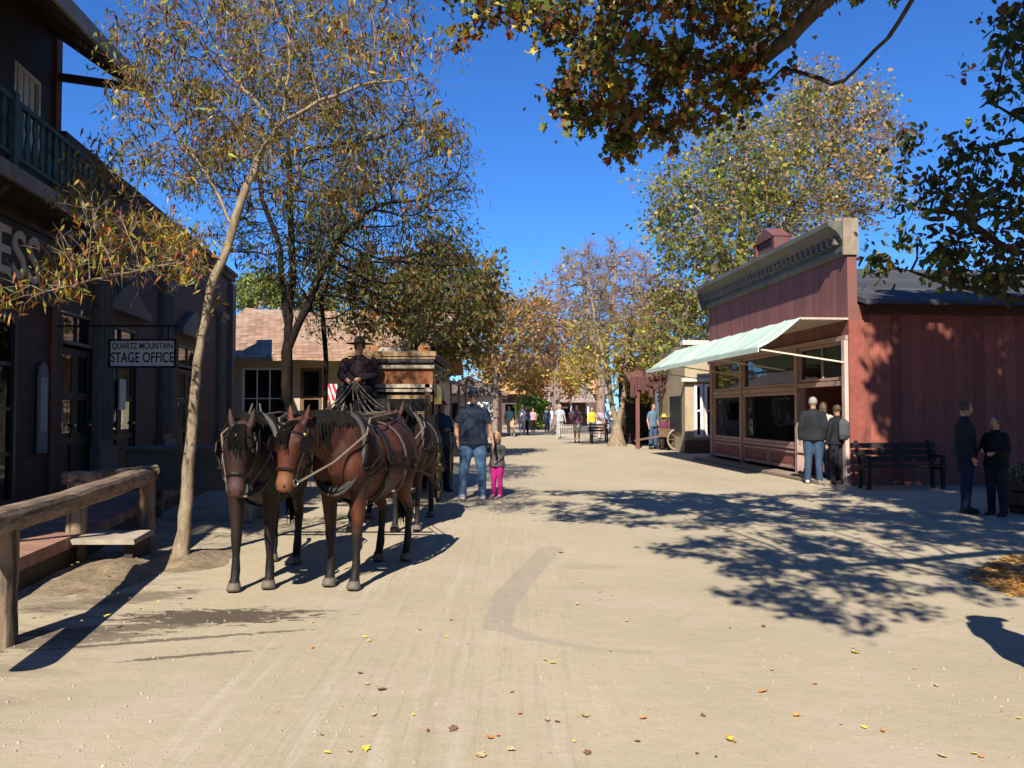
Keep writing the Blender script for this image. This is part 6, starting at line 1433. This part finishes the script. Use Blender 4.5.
# wooded ground behind everything: one mass of autumn woodland
me_pts = []
rw = np.random.default_rng(77)
for k in range(70):
    a_ = rw.uniform(-1.35, 1.35); d_ = rw.uniform(85, 135); h_ = rw.uniform(2.6, 5.2)
    me_pts.append(blob((d_*math.sin(a_), d_*math.cos(a_), h_*.8), (rw.uniform(3,6), rw.uniform(2,4), h_), 420, rw, .3))
for k in range(26):     # woods just behind the rows of buildings
    sd_ = -1 if k % 2 else 1; y_ = rw.uniform(50, 85); x_ = sd_*rw.uniform(16, 46)
    me_pts.append(blob((x_, y_, 2.6), (rw.uniform(3,5), 3, rw.uniform(2.5,4.2)), 420, rw, .3))
pts = np.concatenate(me_pts); pts = pts[pts[:,2] > .1]
me = leaves_mesh('woods', pts, .75, 'quad', [(.16,.13,.05),(.30,.18,.06),(.10,.11,.035),(.36,.26,.07),(.20,.13,.09)], [.3,.2,.25,.15,.1], rw, .2)
o = bpy.data.objects.new('woods', me); COL.objects.link(o); setp(o, 'autumn woodland massed behind the street and its buildings', 'woodland', None, 'stuff')
# fallen leaves: single ones in the street, a drift under the right-hand trees
def fallen(m_, seed):
    rg = random.Random(seed); mb = MB(); V_, F_ = TPL['maple']; mb.add([(x-.4, y, .02+z*.5+.35*abs(y)*rg.uniform(.2,.6)+.15*(x-.4)**2) for x, y, z in V_], F_); return mb
cols = [('yellow', mat('fallen_yellow',(.62,.46,.06),.6,.2,20,bump=0)), ('orange', mat('fallen_orange',(.55,.2,.04),.6,.2,20,bump=0)), ('brown', mat('fallen_brown',(.17,.085,.04),.7,.3,20,bump=0)), ('dull tan', mat('fallen_tan',(.42,.30,.14),.7,.2,20,bump=0))]
protos = [fallen(m_, i) for i, (c_, m_) in enumerate(cols)]; meshes = []
for i, (c_, m_) in enumerate(cols):
    me = bpy.data.meshes.new('fallen_leaf'); me.from_pydata(protos[i].v, [], protos[i].f); me.materials.append(m_); meshes.append(me)
spots = [(728,737,1),(735,742,1),(413,715,0),(498,736,1),(490,738,1),(447,637,0),(365,637,0),(369,641,0),(420,630,0),(815,684,1),(545,660,0),(553,663,0),(797,716,1),(520,714,1),(820,602,1),(853,648,3),(855,653,0),(730,628,2),(585,716,3),(730,740,0),(975,754,0),(980,757,3),(512,692,1),(327,753,0),(468,644,2),(600,592,1),(612,595,1),(600,600,2)]
rg = random.Random(99)
while len(spots) < 95:
    px = rg.uniform(250,1020); py = 452+ (rg.random()**.7)*310; spots.append((px,py,rg.choice((0,1,2,2,3,3))))
for k in range(26): spots.append((rg.uniform(10,180), rg.uniform(560,640), rg.choice((2,3,3,0))))
for i, (px, py, ci) in enumerate(spots):
    o = bpy.data.objects.new('fallen_leaf', meshes[ci]); COL.objects.link(o); g = G(px, py); s_ = rg.choice((.022,.028,.035,.045,.06))*(1 if py > 560 else 1.3)
    z_ = .002 + (.10 if px < 185 else 0)
    o.location = (g.x, g.y, z_); o.scale = (s_,s_*rg.uniform(.7,1),s_*rg.uniform(.8,2)); o.rotation_euler = (rg.uniform(-.2,.2), rg.uniform(-.2,.2), rg.uniform(0,6.28))
    setp(o, f'curled {cols[ci][0]} fallen leaf lying loose on the ground', 'leaf', f'{cols[ci][0]} fallen leaves scattered on the street')
pts = []
for _ in range(9000):
    px = rg.uniform(968,1150); py = rg.uniform(552,600); e = (px-968)/60*rg.uniform(.7,1.3)
    if (py-575)/(22*min(1,e+.15)) > 1 or (py-575)/(22*min(1,e+.15)) < -1: continue
    g = G(px, py); pts.append((g.x, g.y, rg.uniform(.004,.022)))
me = leaves_mesh('fallen_leaves', np.array(pts), .042, 'leaf', [(.55,.30,.07),(.5,.22,.06),(.30,.16,.07),(.6,.42,.14)], [.3,.25,.2,.25], ra, 0.0)
o = bpy.data.objects.new('fallen_leaves', me); COL.objects.link(o); o.scale = (1,1,.35); setp(o, 'drift of orange fallen leaves at the right edge of the street', 'fallen leaves', None, 'stuff')
